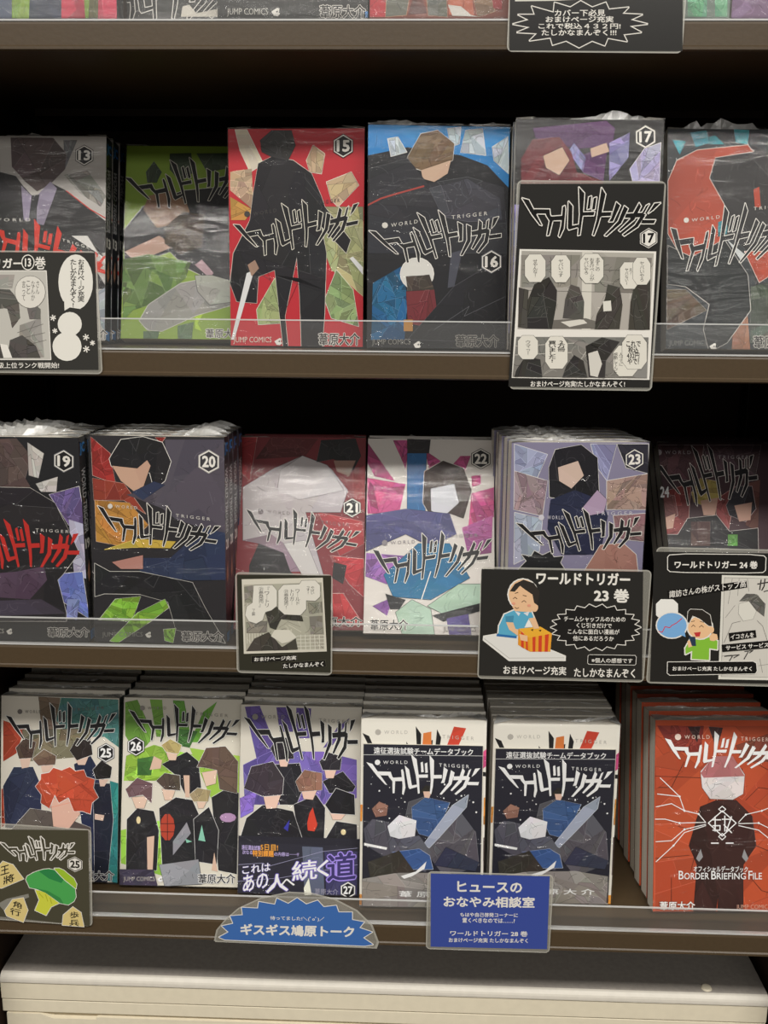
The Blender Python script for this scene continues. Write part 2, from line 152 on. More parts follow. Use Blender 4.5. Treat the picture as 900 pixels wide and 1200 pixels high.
'18':[["b",[49,53,56]],["f",[45,138,150],[[3.9,167.1],[14.4,166.0],[9.8,155.4]],2,0.3],["f",[45,138,150],[[17.9,173.1],[30.7,174.4],[33.1,165.0],[22.6,161.4]],2,0.3],["f",[45,138,150],[[33.1,169.7],[37.7,170.9],[44.8,163.9],[33.1,163.8]],2,0.3],["f",[45,138,150],[[52.8,175.7],[64.5,175.1],[63.4,164.1],[54.1,165.2]],2,0.3],["f",[44,42,43],[[33.2,153.3],[68.1,162.9],[86.8,156.1],[112.5,144.6],[112.9,93.1],[71.3,50.6],[61.8,80.9],[47.7,92.5]],3,0.2],["f",[162,66,45],[[0.7,134.3],[7.5,150.7],[23.8,159.1],[63.4,163.4],[68.1,158.3],[37.9,153.3],[33.3,136.9],[45.2,115.9],[43.1,87.8],[29.2,73.6],[10.5,75.8],[1.1,92.1]],3,0.14,[222,208,197],0.4],["f",[162,66,45],[[61.8,78.6],[80.4,78.7],[89.9,64.8],[73.6,54.1]],3,0.14,[222,208,197],0.4],["p",[170,64,42],[[68.4,127.8],[73.0,130.2],[74.3,113.8],[69.7,113.8]]],["f",[58,133,141],[[40.6,101.8],[47.6,104.2],[47.7,92.5],[40.7,90.1]],2,0.3],["p",[193,197,197],[[47.7,87.8],[61.8,76.2],[58.4,72.0]]],["f",[88,73,57],[[0.5,47.6],[15.4,47.7],[31.9,31.5],[0.8,16.0]],4,0.4,[208,200,189],0.3],["f",[71,80,69],[[66.7,50.5],[103.9,60.2],[104.3,4.1],[67.0,6.1]],5,0.5],["f",[148,102,79],[[53.0,17.7],[64.5,27.1],[67.1,-3.2],[52.0,-3.4]],3,0.2],["f",[29,33,34],[[0.7,82.7],[19.9,73.5],[45.4,87.8],[64.3,59.9],[66.8,31.8],[48.4,5.9],[34.5,-1.7],[29.7,16.3],[34.2,36.2],[15.4,50.1],[0.9,52.3]],3,0.2,[213,208,200],0.45],["T",[[2.9,96.8],[96.2,90.1],[45.6,114.7]],[27,26,28],[231,227,220],0.5],["t","W O R L D",[210,206,198],[[19.6,101.7],[41.8,104.7],[19.6,104.3]],0],["t","T R I G G E R",[210,206,198],[[68.5,111.3],[96.5,114.3],[68.5,113.9]],0],["p",[210,206,198],[[17.4,103.0],[16.8,101.5],[15.3,100.8],[13.7,101.4],[13.1,103.0],[13.7,104.5],[15.2,105.2],[16.8,104.6]]],["t","葦原大介",[40,38,39],[[69.4,-1.1],[104.3,-0.8],[69.3,8.7]],0.03,[200,197,189],0.06],["t","JUMP COMICS",[119,119,115],[[2.3,-0.8],[32.2,-0.5],[2.3,4.8]],0.0],["p",[231,227,220],[[34.4,2.9],[38.3,5.4],[39.7,4.9],[39.1,2.3],[40.2,1.5],[38.6,-0.2],[36.1,0.1]]],["p",[27,26,28],[[37.2,2.6],[38.6,3.7],[38.6,2.1]]]],
'19':[["b",[32,32,35]],["f",[87,72,69],[[34.7,173.3],[62.1,174.8],[73.6,160.3],[67.1,141.9],[70.7,135.1],[58.4,123.3],[30.7,122.9]],4,0.2],["f",[196,191,185],[[71.0,171.6],[84.0,162.7],[78.1,142.1],[70.2,144.3]],3,0.2],["f",[196,191,185],[[75.5,137.4],[94.2,143.5],[92.2,130.8],[79.6,130.6]],3,0.2],["f",[105,89,139],[[86.3,128.4],[111.5,135.7],[114.7,103.3],[100.9,103.0],[90.5,121.5]],4,0.35,[227,223,215],0.4],["f",[175,173,196],[[101.2,107.7],[115.9,103.3],[115.6,55.9],[103.0,60.5]],4,0.25],["f",[103,116,181],[[86.6,60.2],[110.1,63.0],[113.7,22.0],[92.1,36.2]],4,0.45,[227,223,215],0.4],["f",[130,141,193],[[95.8,38.7],[106.4,38.9],[103.0,20.6],[93.7,22.8]],3,0.4],["f",[38,36,39],[[8.5,134.1],[70.6,133.9],[90.5,121.5],[98.6,103.0],[108.3,79.6],[93.6,60.3],[88.7,55.4],[94.4,26.5],[93.9,19.2],[-1.5,17.2]],4,0.2,[212,208,200],0.35],["f",[83,65,83],[[25.6,59.0],[54.0,62.0],[77.7,67.2],[79.7,55.2],[64.0,38.0],[24.1,39.7]],3,0.15],["f",[66,60,72],[[2.4,34.4],[73.5,38.2],[93.9,26.0],[1.2,20.9]],2,0.12],["p",[227,223,215],[[83.8,88.6],[87.1,86.3],[83.0,76.8]]],["T",[[7.7,96.8],[108.8,79.6],[46.6,107.3]],[189,47,41],[189,47,41],0.2],["t","W O R L D",[206,202,195],[[17.1,98.5],[38.1,98.8],[17.3,101.0]],0],["t","T R I G G E R",[206,202,195],[[72.7,97.1],[100.5,96.1],[72.9,99.6]],0],["p",[206,202,195],[[15.0,99.7],[14.3,98.1],[12.7,97.5],[11.2,98.1],[10.7,99.6],[11.5,101.2],[13.1,101.9],[14.5,101.3]]],["h","19",[[100.2,156.6],[100.8,166.1]],[26,25,27],[227,223,215],[130,130,134]],["t","葦原大介",[39,37,38],[[77.2,4.8],[112.8,5.6],[77.7,13.2]],0.03,[219,215,208],0.06],["t","JUMP COMICS",[190,186,178],[[9.5,5.4],[39.3,6.0],[9.9,10.8]],0.0],["p",[227,223,215],[[41.6,9.3],[45.4,11.8],[46.7,11.3],[46.0,8.8],[47.0,8.1],[45.3,6.4],[43.0,6.6]]],["p",[26,25,27],[[44.2,9.1],[45.6,10.2],[45.5,8.6]]]],
'20':[["b",[41,39,42]],["f",[146,44,40],[[2.0,174.6],[17.7,161.3],[21.6,136.2],[2.6,142.7]],4,0.3,[204,174,159],0.3],["f",[146,44,40],[[56.0,175.0],[64.4,175.1],[60.4,169.9]],4,0.3,[204,174,159],0.3],["f",[132,54,41],[[2.5,140.4],[28.6,136.3],[46.4,111.3],[28.2,122.5],[3.1,122.0]],3,0.25,[204,174,159],0.3],["f",[174,121,56],[[3.8,122.0],[32.8,120.3],[48.5,102.0],[29.4,83.0],[3.9,87.2]],4,0.3,[204,174,159],0.3],["f",[190,166,68],[[10.7,80.3],[39.0,90.2],[71.5,88.5],[66.7,82.6],[34.1,82.6]],2,0.2],["f",[79,74,84],[[64.0,173.3],[114.1,174.1],[113.7,94.1],[71.8,107.1],[60.4,116.2],[30.6,127.1],[53.9,132.2],[64.6,148.4]],4,0.14],["f",[28,27,30],[[17.1,156.7],[27.3,172.8],[45.7,175.3],[61.6,171.0],[68.6,155.3],[63.2,139.2],[53.9,132.2],[50.7,145.8],[40.4,145.7],[26.5,144.3],[18.6,151.0]],3,0.25,[227,223,215],0.5],["f",[190,153,132],[[19.3,151.0],[40.4,149.1],[48.7,156.1],[51.5,151.6],[44.7,133.1],[37.6,129.6],[26.3,138.6]],1,0.06,[26,25,27],0.3],["f",[50,60,88],[[35.3,129.5],[54.0,138.6],[63.2,135.8],[44.4,122.8]],1,0.2],["f",[41,50,75],[[40.9,73.9],[66.5,74.4],[94.8,100.6],[113.7,96.4],[113.7,56.7],[84.8,55.6],[47.5,57.6],[40.6,62.1]],3,0.18],["f",[171,124,113],[[16.9,69.8],[43.3,76.3],[43.0,64.5],[24.3,64.1]],1,0.08,[26,25,27],0.3],["f",[32,32,34],[[2.1,68.4],[14.8,61.6],[40.6,62.1],[84.8,53.7],[95.0,32.6],[112.1,2.0],[70.0,12.9],[63.9,36.6],[40.1,42.7],[9.5,42.5],[1.4,39.9]],4,0.25,[215,212,204],0.4],["f",[120,164,56],[[4.1,19.7],[18.8,38.0],[40.5,40.8],[32.5,19.2]],4,0.4,[227,223,215],0.3],["f",[120,164,56],[[37.4,26.5],[61.1,38.9],[64.5,31.9],[49.0,19.6],[20.1,0.1],[13.0,1.4]],4,0.4,[227,223,215],0.3],["f",[120,164,56],[[59.4,12.7],[70.0,13.9],[67.4,1.3],[60.4,3.1]],4,0.4,[227,223,215],0.3],["T",[[6.0,117.5],[106.2,88.8],[47.8,120.5]],[26,25,27],[227,223,215],0.5],["t","W O R L D",[206,202,195],[[21.1,116.0],[39.6,115.0],[21.1,118.5]],0],["t","T R I G G E R",[206,202,195],[[71.9,109.3],[100.7,106.6],[71.9,111.9]],0],["p",[206,202,195],[[18.9,117.2],[18.2,115.7],[16.7,115.0],[15.2,115.6],[14.6,117.2],[15.3,118.7],[16.8,119.4],[18.3,118.8]]],["h","20",[[100.2,155.8],[100.4,165.8]],[54,52,56],[227,223,215],[174,170,166]],["t","葦原大介",[39,37,38],[[75.0,2.7],[110.3,3.6],[75.2,11.4]],0.03,[219,215,208],0.06],["t","JUMP COMICS",[130,128,123],[[6.5,3.9],[41.5,4.8],[6.6,9.2]],0.0],["p",[227,223,215],[[43.7,8.0],[47.4,10.5],[48.7,10.0],[48.1,7.6],[49.1,6.8],[47.5,5.2],[45.2,5.4]]],["p",[26,25,27],[[46.3,7.8],[47.6,8.9],[47.6,7.3]]]],
'21':[["b",[116,39,45]],["f",[85,30,33],[[26.6,175.9],[69.4,174.8],[58.4,158.3],[13.2,154.9]],3,0.3],["f",[154,44,50],[[0.1,175.7],[13.8,175.8],[8.9,134.3],[1.6,141.6]],2,0.2,[204,170,166],0.3],["f",[154,44,50],[[71.0,105.8],[110.3,97.5],[112.7,77.5],[91.3,66.1]],2,0.2,[204,170,166],0.3],["f",[136,37,43],[[101.2,143.9],[112.4,149.9],[112.9,106.1],[103.0,114.7]],3,0.3],["f",[171,164,166],[[3.0,128.4],[30.5,146.2],[55.6,158.3],[81.4,146.7],[97.2,126.3],[91.1,105.9],[59.8,105.7],[79.4,40.8],[61.4,44.8],[44.0,74.1],[5.1,79.5]],3,0.08,[54,49,50],0.4],["f",[187,182,183],[[36.2,144.8],[55.6,158.3],[78.5,149.6],[93.6,126.3],[53.9,117.2],[34.0,125.7]],1,0.05,[54,49,50],0.4],["f",[32,31,33],[[68.5,152.5],[72.3,173.3],[103.6,175.4],[108.9,158.7],[101.2,143.9],[84.0,155.6]],3,0.2],["f",[146,115,102],[[84.0,154.1],[103.9,154.3],[98.4,139.5],[87.1,143.8]],1,0.06],["f",[134,113,124],[[4.2,79.5],[29.8,85.4],[49.7,71.4],[59.1,51.8],[44.8,51.7],[19.0,76.8]],2,0.12],["f",[28,26,28],[[11.5,57.0],[19.0,76.8],[41.5,68.5],[48.1,51.7],[61.6,40.7],[12.2,40.3]],2,0.2],["f",[181,177,174],[[41.2,77.0],[60.5,79.9],[86.7,18.8],[78.6,16.0]],1,0.05,[54,49,50],0.3],["f",[166,44,50],[[83.0,66.0],[112.1,63.4],[112.5,30.0],[100.0,41.0]],4,0.4,[212,181,178],0.4],["f",[171,50,54],[[85.0,32.5],[94.6,32.6],[112.7,5.3],[86.9,5.1]],2,0.2,[212,181,178],0.4],["p",[33,26,28],[[85.9,60.4],[97.5,57.7],[94.5,40.9],[84.8,46.4]]],["T",[[6.6,108.1],[106.4,75.8],[48.5,109.0]],[26,25,27],[227,223,215],0.45],["t","W O R L D",[100,90,92],[[24.9,104.4],[45.9,102.8],[24.8,107.6]],0],["t","T R I G G E R",[100,90,92],[[74.0,95.0],[99.2,92.4],[74.0,98.2]],0],["p",[100,90,92],[[22.3,105.9],[21.6,104.0],[19.8,103.2],[17.9,104.0],[17.0,105.9],[17.7,107.8],[19.6,108.6],[21.4,107.8]]],["h","21",[[101.4,110.1],[101.3,119.3]],[26,25,27],[227,223,215],[26,25,27]],["t","葦原大介",[39,37,38],[[70.1,3.6],[111.4,4.0],[69.9,11.8]],0.03,[219,215,208],0.06]],
'22':[["b",[205,199,193]],["f",[174,67,119],[[-0.0,171.3],[24.6,136.6],[6.3,140.7],[-0.2,153.7]],4,0.4],["f",[174,67,119],[[22.5,174.6],[37.2,174.8],[34.2,148.3]],4,0.4],["f",[174,67,119],[[0.2,139.1],[34.4,133.8],[29.3,107.9],[1.0,106.1]],4,0.4],["f",[174,67,119],[[50.8,166.1],[70.5,151.8],[56.6,142.9]],4,0.4],["f",[174,67,119],[[73.4,148.9],[83.1,160.7],[92.4,160.9],[84.6,140.4]],4,0.4],["f",[174,67,119],[[92.9,126.1],[112.9,132.1],[112.7,105.0],[90.1,94.7]],4,0.4],["f",[174,67,119],[[92.9,141.9],[101.3,143.5],[101.2,134.8],[93.5,131.8]],4,0.4],["f",[130,85,151],[[0.8,70.8],[35.4,68.6],[19.5,43.4],[0.8,50.0]],4,0.4],["f",[156,81,135],[[84.6,94.6],[111.7,106.4],[110.4,72.6],[90.2,69.5]],4,0.4],["f",[118,74,139],[[7.7,24.0],[25.2,32.5],[20.1,16.1]],2,0.2],["f",[36,93,145],[[35.4,163.0],[52.7,169.1],[52.1,94.1],[36.3,99.5]],2,0.12,[26,25,27],0.3],["f",[39,35,38],[[35.2,175.9],[56.3,175.6],[55.0,162.7],[35.4,162.4]],2,0.2],["f",[56,44,40],[[51.0,145.7],[67.7,156.1],[85.9,149.1],[93.5,129.0],[86.0,103.1],[73.6,107.2],[57.0,104.1],[50.0,116.8]],4,0.25,[227,223,215],0.4],["f",[196,196,204],[[56.8,129.8],[77.6,134.5],[81.8,117.3],[68.1,104.3],[57.5,109.8]],1,0.04],["f",[69,69,115],[[-0.0,104.6],[34.8,110.9],[73.6,107.2],[79.7,88.9],[57.3,77.3],[35.1,88.2],[0.8,72.2]],4,0.18,[26,25,27],0.3],["f",[29,100,140],[[16.6,51.6],[46.3,79.9],[73.7,80.4],[91.5,50.1],[57.7,30.4],[25.2,32.5]],3,0.15,[26,25,27],0.3],["l",[227,223,215],0.8,[[57.5,55.1],[49.6,30.2]]],["f",[160,185,166],[[27.6,19.0],[41.5,30.1],[57.8,22.2],[61.2,0.7],[33.8,-0.3]],2,0.06,[26,25,27],0.4],["f",[160,185,166],[[55.1,24.9],[82.0,44.5],[101.0,44.8],[101.0,28.4],[68.6,18.3]],2,0.06,[26,25,27],0.4],["p",[32,32,34],[[18.3,35.1],[36.1,30.0],[30.8,21.7],[22.7,21.6]]],["p",[32,32,34],[[59.2,16.8],[101.0,28.4],[101.0,21.6],[68.7,11.6]]],["f",[85,74,130],[[71.4,14.3],[90.2,18.7],[92.9,-0.1],[74.1,-0.4]],3,0.3],["T",[[6.5,73.7],[107.9,68.7],[49.4,89.3]],[26,25,27],[227,223,215],0.5],["t","W O R L D",[130,124,128],[[22.1,78.6],[43.5,80.0],[22.0,81.7]],0],["t","T R I G G E R",[130,124,128],[[70.9,85.0],[98.4,86.5],[70.9,88.1]],0],["p",[130,124,128],[[19.5,80.1],[18.8,78.2],[17.0,77.4],[15.1,78.1],[14.3,80.0],[15.1,81.9],[16.9,82.7],[18.7,81.9]]],["h","22",[[101.3,158.1],[101.3,168.0]],[26,25,27],[227,223,215],[26,25,27]],["t","葦原大介",[39,37,38],[[6.0,3.2],[38.4,3.8],[5.8,12.3]],0.03,[227,223,215],0.06],["t","JUMP COMICS",[115,111,105],[[68.7,1.9],[96.9,2.4],[68.7,7.3]],0.0],["p",[227,223,215],[[99.0,5.7],[102.8,8.2],[104.1,7.7],[103.6,5.2],[104.7,4.5],[103.1,2.8],[100.7,3.0]]],["p",[26,25,27],[[101.7,5.5],[103.1,6.6],[103.1,5.0]]]],
'23':[["b",[131,126,151]],["f",[145,151,177],[[2.3,174.5],[29.3,166.1],[20.8,145.0],[3.0,153.0]],4,0.25,[219,215,212],0.5],["f",[151,130,138],[[3.0,152.5],[30.1,144.5],[27.1,115.6],[3.5,121.1]],4,0.3,[219,215,212],0.5],["f",[133,136,171],[[64.7,174.5],[85.9,174.5],[79.4,144.9],[70.9,155.6]],3,0.25,[219,215,212],0.5],["f",[154,128,119],[[79.4,144.4],[113.5,150.2],[114.6,120.7],[80.6,120.8]],4,0.3,[219,215,212],0.5],["f",[159,168,185],[[4.1,118.4],[27.2,113.0],[25.6,85.9],[4.9,75.1]],4,0.25,[219,215,212],0.5],["f",[130,100,100],[[86.3,115.4],[115.3,117.4],[115.6,93.5],[89.9,96.4]],3,0.3,[219,215,212],0.5],["f",[41,39,50],[[86.5,174.5],[112.3,174.6],[113.4,150.7],[94.9,155.5]],2,0.2,[219,215,212],0.5],["f",[27,26,32],[[31.0,155.6],[35.7,170.1],[56.7,174.0],[70.5,163.5],[74.0,128.9],[61.5,126.3],[32.4,131.2]],3,0.25,[227,223,215],0.4],["f",[202,178,164],[[38.4,155.6],[54.7,160.9],[60.0,148.9],[50.3,138.3],[39.9,144.5]],1,0.04,[26,25,27],0.3],["f",[36,40,65],[[33.3,129.0],[53.0,137.0],[74.8,128.9],[81.4,115.4],[77.0,82.8],[44.5,83.0],[31.6,104.8]],3,0.2],["f",[174,153,178],[[59.1,120.9],[71.8,136.9],[80.2,128.9],[78.0,118.1],[64.7,115.5]],1,0.08,[26,25,27],0.3],["f",[39,41,65],[[7.4,64.1],[116.3,63.2],[108.6,1.5],[6.7,2.8]],4,0.3],["f",[156,113,102],[[64.1,69.2],[76.6,91.0],[95.6,92.3],[107.0,82.6],[111.9,52.2],[64.8,52.6]],3,0.12,[227,223,215],0.4],["p",[32,32,34],[[8.6,71.0],[15.1,77.8],[10.9,83.2],[19.0,81.8],[21.5,86.4],[28.4,82.6],[35.0,85.8],[37.9,80.9],[45.9,81.7],[43.5,76.2],[48.3,69.3],[43.0,52.8],[10.5,53.1]],[227,223,215],0.5],["T",[[5.4,109.8],[110.9,100.6],[43.5,121.0]],[26,25,27],[227,223,215],0.5],["t","W O R L D",[204,200,208],[[31.3,112.8],[44.7,112.7],[31.2,115.8]],0],["t","T R I G G E R",[204,200,208],[[71.4,116.1],[102.4,116.0],[71.3,119.1]],0],["p",[204,200,208],[[28.7,114.3],[28.0,112.5],[26.3,111.8],[24.5,112.5],[23.7,114.3],[24.4,116.1],[26.1,116.8],[27.9,116.1]]],["h","23",[[101.3,162.2],[100.8,171.1]],[54,52,66],[227,223,215],[26,25,27]]],
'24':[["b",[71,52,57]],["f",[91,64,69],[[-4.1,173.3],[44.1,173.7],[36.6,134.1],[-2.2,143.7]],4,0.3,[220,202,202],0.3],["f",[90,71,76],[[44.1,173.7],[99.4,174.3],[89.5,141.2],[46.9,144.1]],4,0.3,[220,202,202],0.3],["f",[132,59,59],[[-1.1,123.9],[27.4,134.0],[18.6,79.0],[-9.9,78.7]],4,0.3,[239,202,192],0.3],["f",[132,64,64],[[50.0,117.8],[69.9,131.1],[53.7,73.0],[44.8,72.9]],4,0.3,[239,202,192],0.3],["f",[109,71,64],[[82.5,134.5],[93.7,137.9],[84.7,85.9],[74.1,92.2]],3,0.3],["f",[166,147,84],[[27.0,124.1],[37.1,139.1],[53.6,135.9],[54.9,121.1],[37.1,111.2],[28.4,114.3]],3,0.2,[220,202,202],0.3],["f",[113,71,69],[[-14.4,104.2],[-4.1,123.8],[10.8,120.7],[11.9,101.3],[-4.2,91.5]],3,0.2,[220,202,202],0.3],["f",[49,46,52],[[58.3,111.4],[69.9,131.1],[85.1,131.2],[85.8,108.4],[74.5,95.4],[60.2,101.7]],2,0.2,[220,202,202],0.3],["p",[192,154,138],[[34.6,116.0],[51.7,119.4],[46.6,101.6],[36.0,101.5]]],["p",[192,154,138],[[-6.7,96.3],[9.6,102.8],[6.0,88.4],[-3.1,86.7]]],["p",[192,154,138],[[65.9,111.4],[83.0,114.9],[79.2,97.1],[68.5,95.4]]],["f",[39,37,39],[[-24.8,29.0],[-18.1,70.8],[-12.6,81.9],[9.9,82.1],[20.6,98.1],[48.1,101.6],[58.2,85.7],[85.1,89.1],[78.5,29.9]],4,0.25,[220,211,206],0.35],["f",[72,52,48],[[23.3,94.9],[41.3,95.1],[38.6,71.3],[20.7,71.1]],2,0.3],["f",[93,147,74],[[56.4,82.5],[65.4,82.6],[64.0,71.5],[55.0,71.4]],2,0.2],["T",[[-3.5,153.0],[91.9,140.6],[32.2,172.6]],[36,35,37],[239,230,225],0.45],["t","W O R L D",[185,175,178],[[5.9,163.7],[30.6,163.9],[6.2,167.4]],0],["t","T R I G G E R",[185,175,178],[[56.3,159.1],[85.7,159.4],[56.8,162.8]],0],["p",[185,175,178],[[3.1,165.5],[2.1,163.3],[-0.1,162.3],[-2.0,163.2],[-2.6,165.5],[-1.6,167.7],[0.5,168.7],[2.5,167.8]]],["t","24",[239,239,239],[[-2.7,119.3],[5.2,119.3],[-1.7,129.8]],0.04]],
'25':[["b",[220,214,201]],["f",[117,99,84],[[35.7,175.7],[56.8,175.4],[53.2,138.1],[38.6,145.6]],3,0.25],["f",[82,134,132],[[57.4,175.4],[112.1,175.0],[113.6,129.3],[99.3,139.4],[65.1,138.5],[53.0,153.9]],5,0.3,[201,214,205],0.3],["f",[169,70,49],[[2.0,152.5],[22.7,145.2],[14.9,121.3],[2.2,113.1]],3,0.25],["f",[169,70,49],[[0.8,86.7],[9.8,89.6],[10.1,58.0],[1.1,49.8]],3,0.25],["f",[52,134,132],[[105.0,97.7],[113.4,95.3],[113.9,-0.6],[102.0,3.0]],4,0.35],["f",[116,110,88],[[20.1,143.8],[86.1,146.9],[86.3,120.7],[25.6,113.8]],5,0.4],["f",[47,53,77],[[2.4,89.4],[12.4,108.1],[30.9,108.7],[39.0,90.5],[39.4,48.4],[4.8,50.0]],3,0.2,[239,239,239],0.3],["f",[39,47,75],[[70.6,112.4],[86.3,120.7],[99.7,97.5],[90.9,50.0],[91.4,-0.0],[79.1,49.6]],3,0.2,[239,239,239],0.3],["f",[35,38,53],[[89.2,94.6],[105.0,95.0],[108.5,61.0],[103.3,0.4],[91.4,-1.3]],3,0.2,[239,239,239],0.3],["p",[222,192,175],[[17.6,118.8],[29.5,119.1],[27.0,108.5],[20.3,107.0]]],["p",[222,192,175],[[37.5,114.1],[50.7,115.8],[49.5,105.2],[40.2,103.7]]],["p",[222,192,175],[[70.5,119.0],[85.0,122.0],[81.1,112.2],[74.5,112.0]]],["p",[222,192,175],[[94.4,98.7],[103.7,98.9],[99.8,92.3],[95.8,92.2]]],["p",[222,192,175],[[90.8,65.8],[100.0,64.7],[98.8,59.4],[90.8,60.5]]],["f",[82,66,58],[[14.4,126.6],[22.8,136.0],[33.4,132.4],[30.3,117.8],[17.6,116.2]],2,0.2,[239,239,239],0.3],["f",[117,95,79],[[30.3,116.5],[41.4,126.0],[53.3,119.8],[52.1,111.9],[36.2,110.1]],2,0.2,[239,239,239],0.3],["f",[48,40,39],[[66.5,125.4],[73.0,137.4],[86.7,135.1],[88.2,122.1],[73.2,116.4]],2,0.2,[239,239,239],0.3],["f",[35,32,32],[[88.6,107.7],[96.9,117.1],[106.7,110.8],[105.5,100.3],[91.8,98.6]],2,0.2,[239,239,239],0.3],["f",[98,90,86],[[10.1,47.5],[28.6,69.1],[47.2,67.1],[87.0,52.5],[87.2,23.6],[10.3,21.1]],3,0.2,[239,239,239],0.3],["p",[227,184,166],[[48.4,77.6],[68.1,88.7],[76.8,65.3],[65.8,50.5],[51.2,52.7]],[32,31,33],0.3],["f",[195,82,56],[[33.7,90.3],[39.0,97.1],[38.9,102.3],[46.9,103.9],[50.8,108.7],[58.7,106.3],[66.6,109.7],[72.0,105.9],[79.9,107.4],[82.6,100.9],[90.5,98.6],[89.2,90.6],[94.1,81.6],[88.1,76.2],[86.8,65.6],[78.9,68.0],[71.0,67.8],[65.6,80.8],[56.4,75.2],[52.3,83.0],[47.1,69.7],[39.1,74.7],[39.6,82.6]],4,0.22,[239,239,239],0.5],["T",[[4.6,157.3],[109.3,145.9],[46.8,170.4]],[32,31,33],[239,239,236],0.45],["t","W O R L D",[116,110,106],[[23.1,160.0],[38.5,160.4],[23.1,162.9]],0],["t","T R I G G E R",[116,110,106],[[68.8,162.8],[99.1,165.7],[68.8,165.7]],0],["p",[116,110,106],[[20.6,161.4],[19.9,159.6],[18.2,158.9],[16.4,159.5],[15.7,161.3],[16.4,163.0],[18.1,163.8],[19.9,163.1]]],["h","25",[[101.0,124.3],[101.0,133.7]],[32,31,33],[239,239,239],[32,31,33]],["t","葦原大介",[47,45,46],[[72.1,-0.7],[109.9,0.6],[72.0,8.3]],0.03,[239,239,239],0.06],["t","JUMP COMICS",[151,147,140],[[7.8,-1.5],[39.7,-0.4],[7.8,3.8]],0.0],["p",[239,239,239],[[41.8,2.8],[45.5,5.3],[46.9,4.8],[46.4,2.4],[47.4,1.7],[45.8,0.0],[43.5,0.2]]],["p",[32,31,33],[[44.5,2.6],[45.8,3.7],[45.8,2.2]]]],
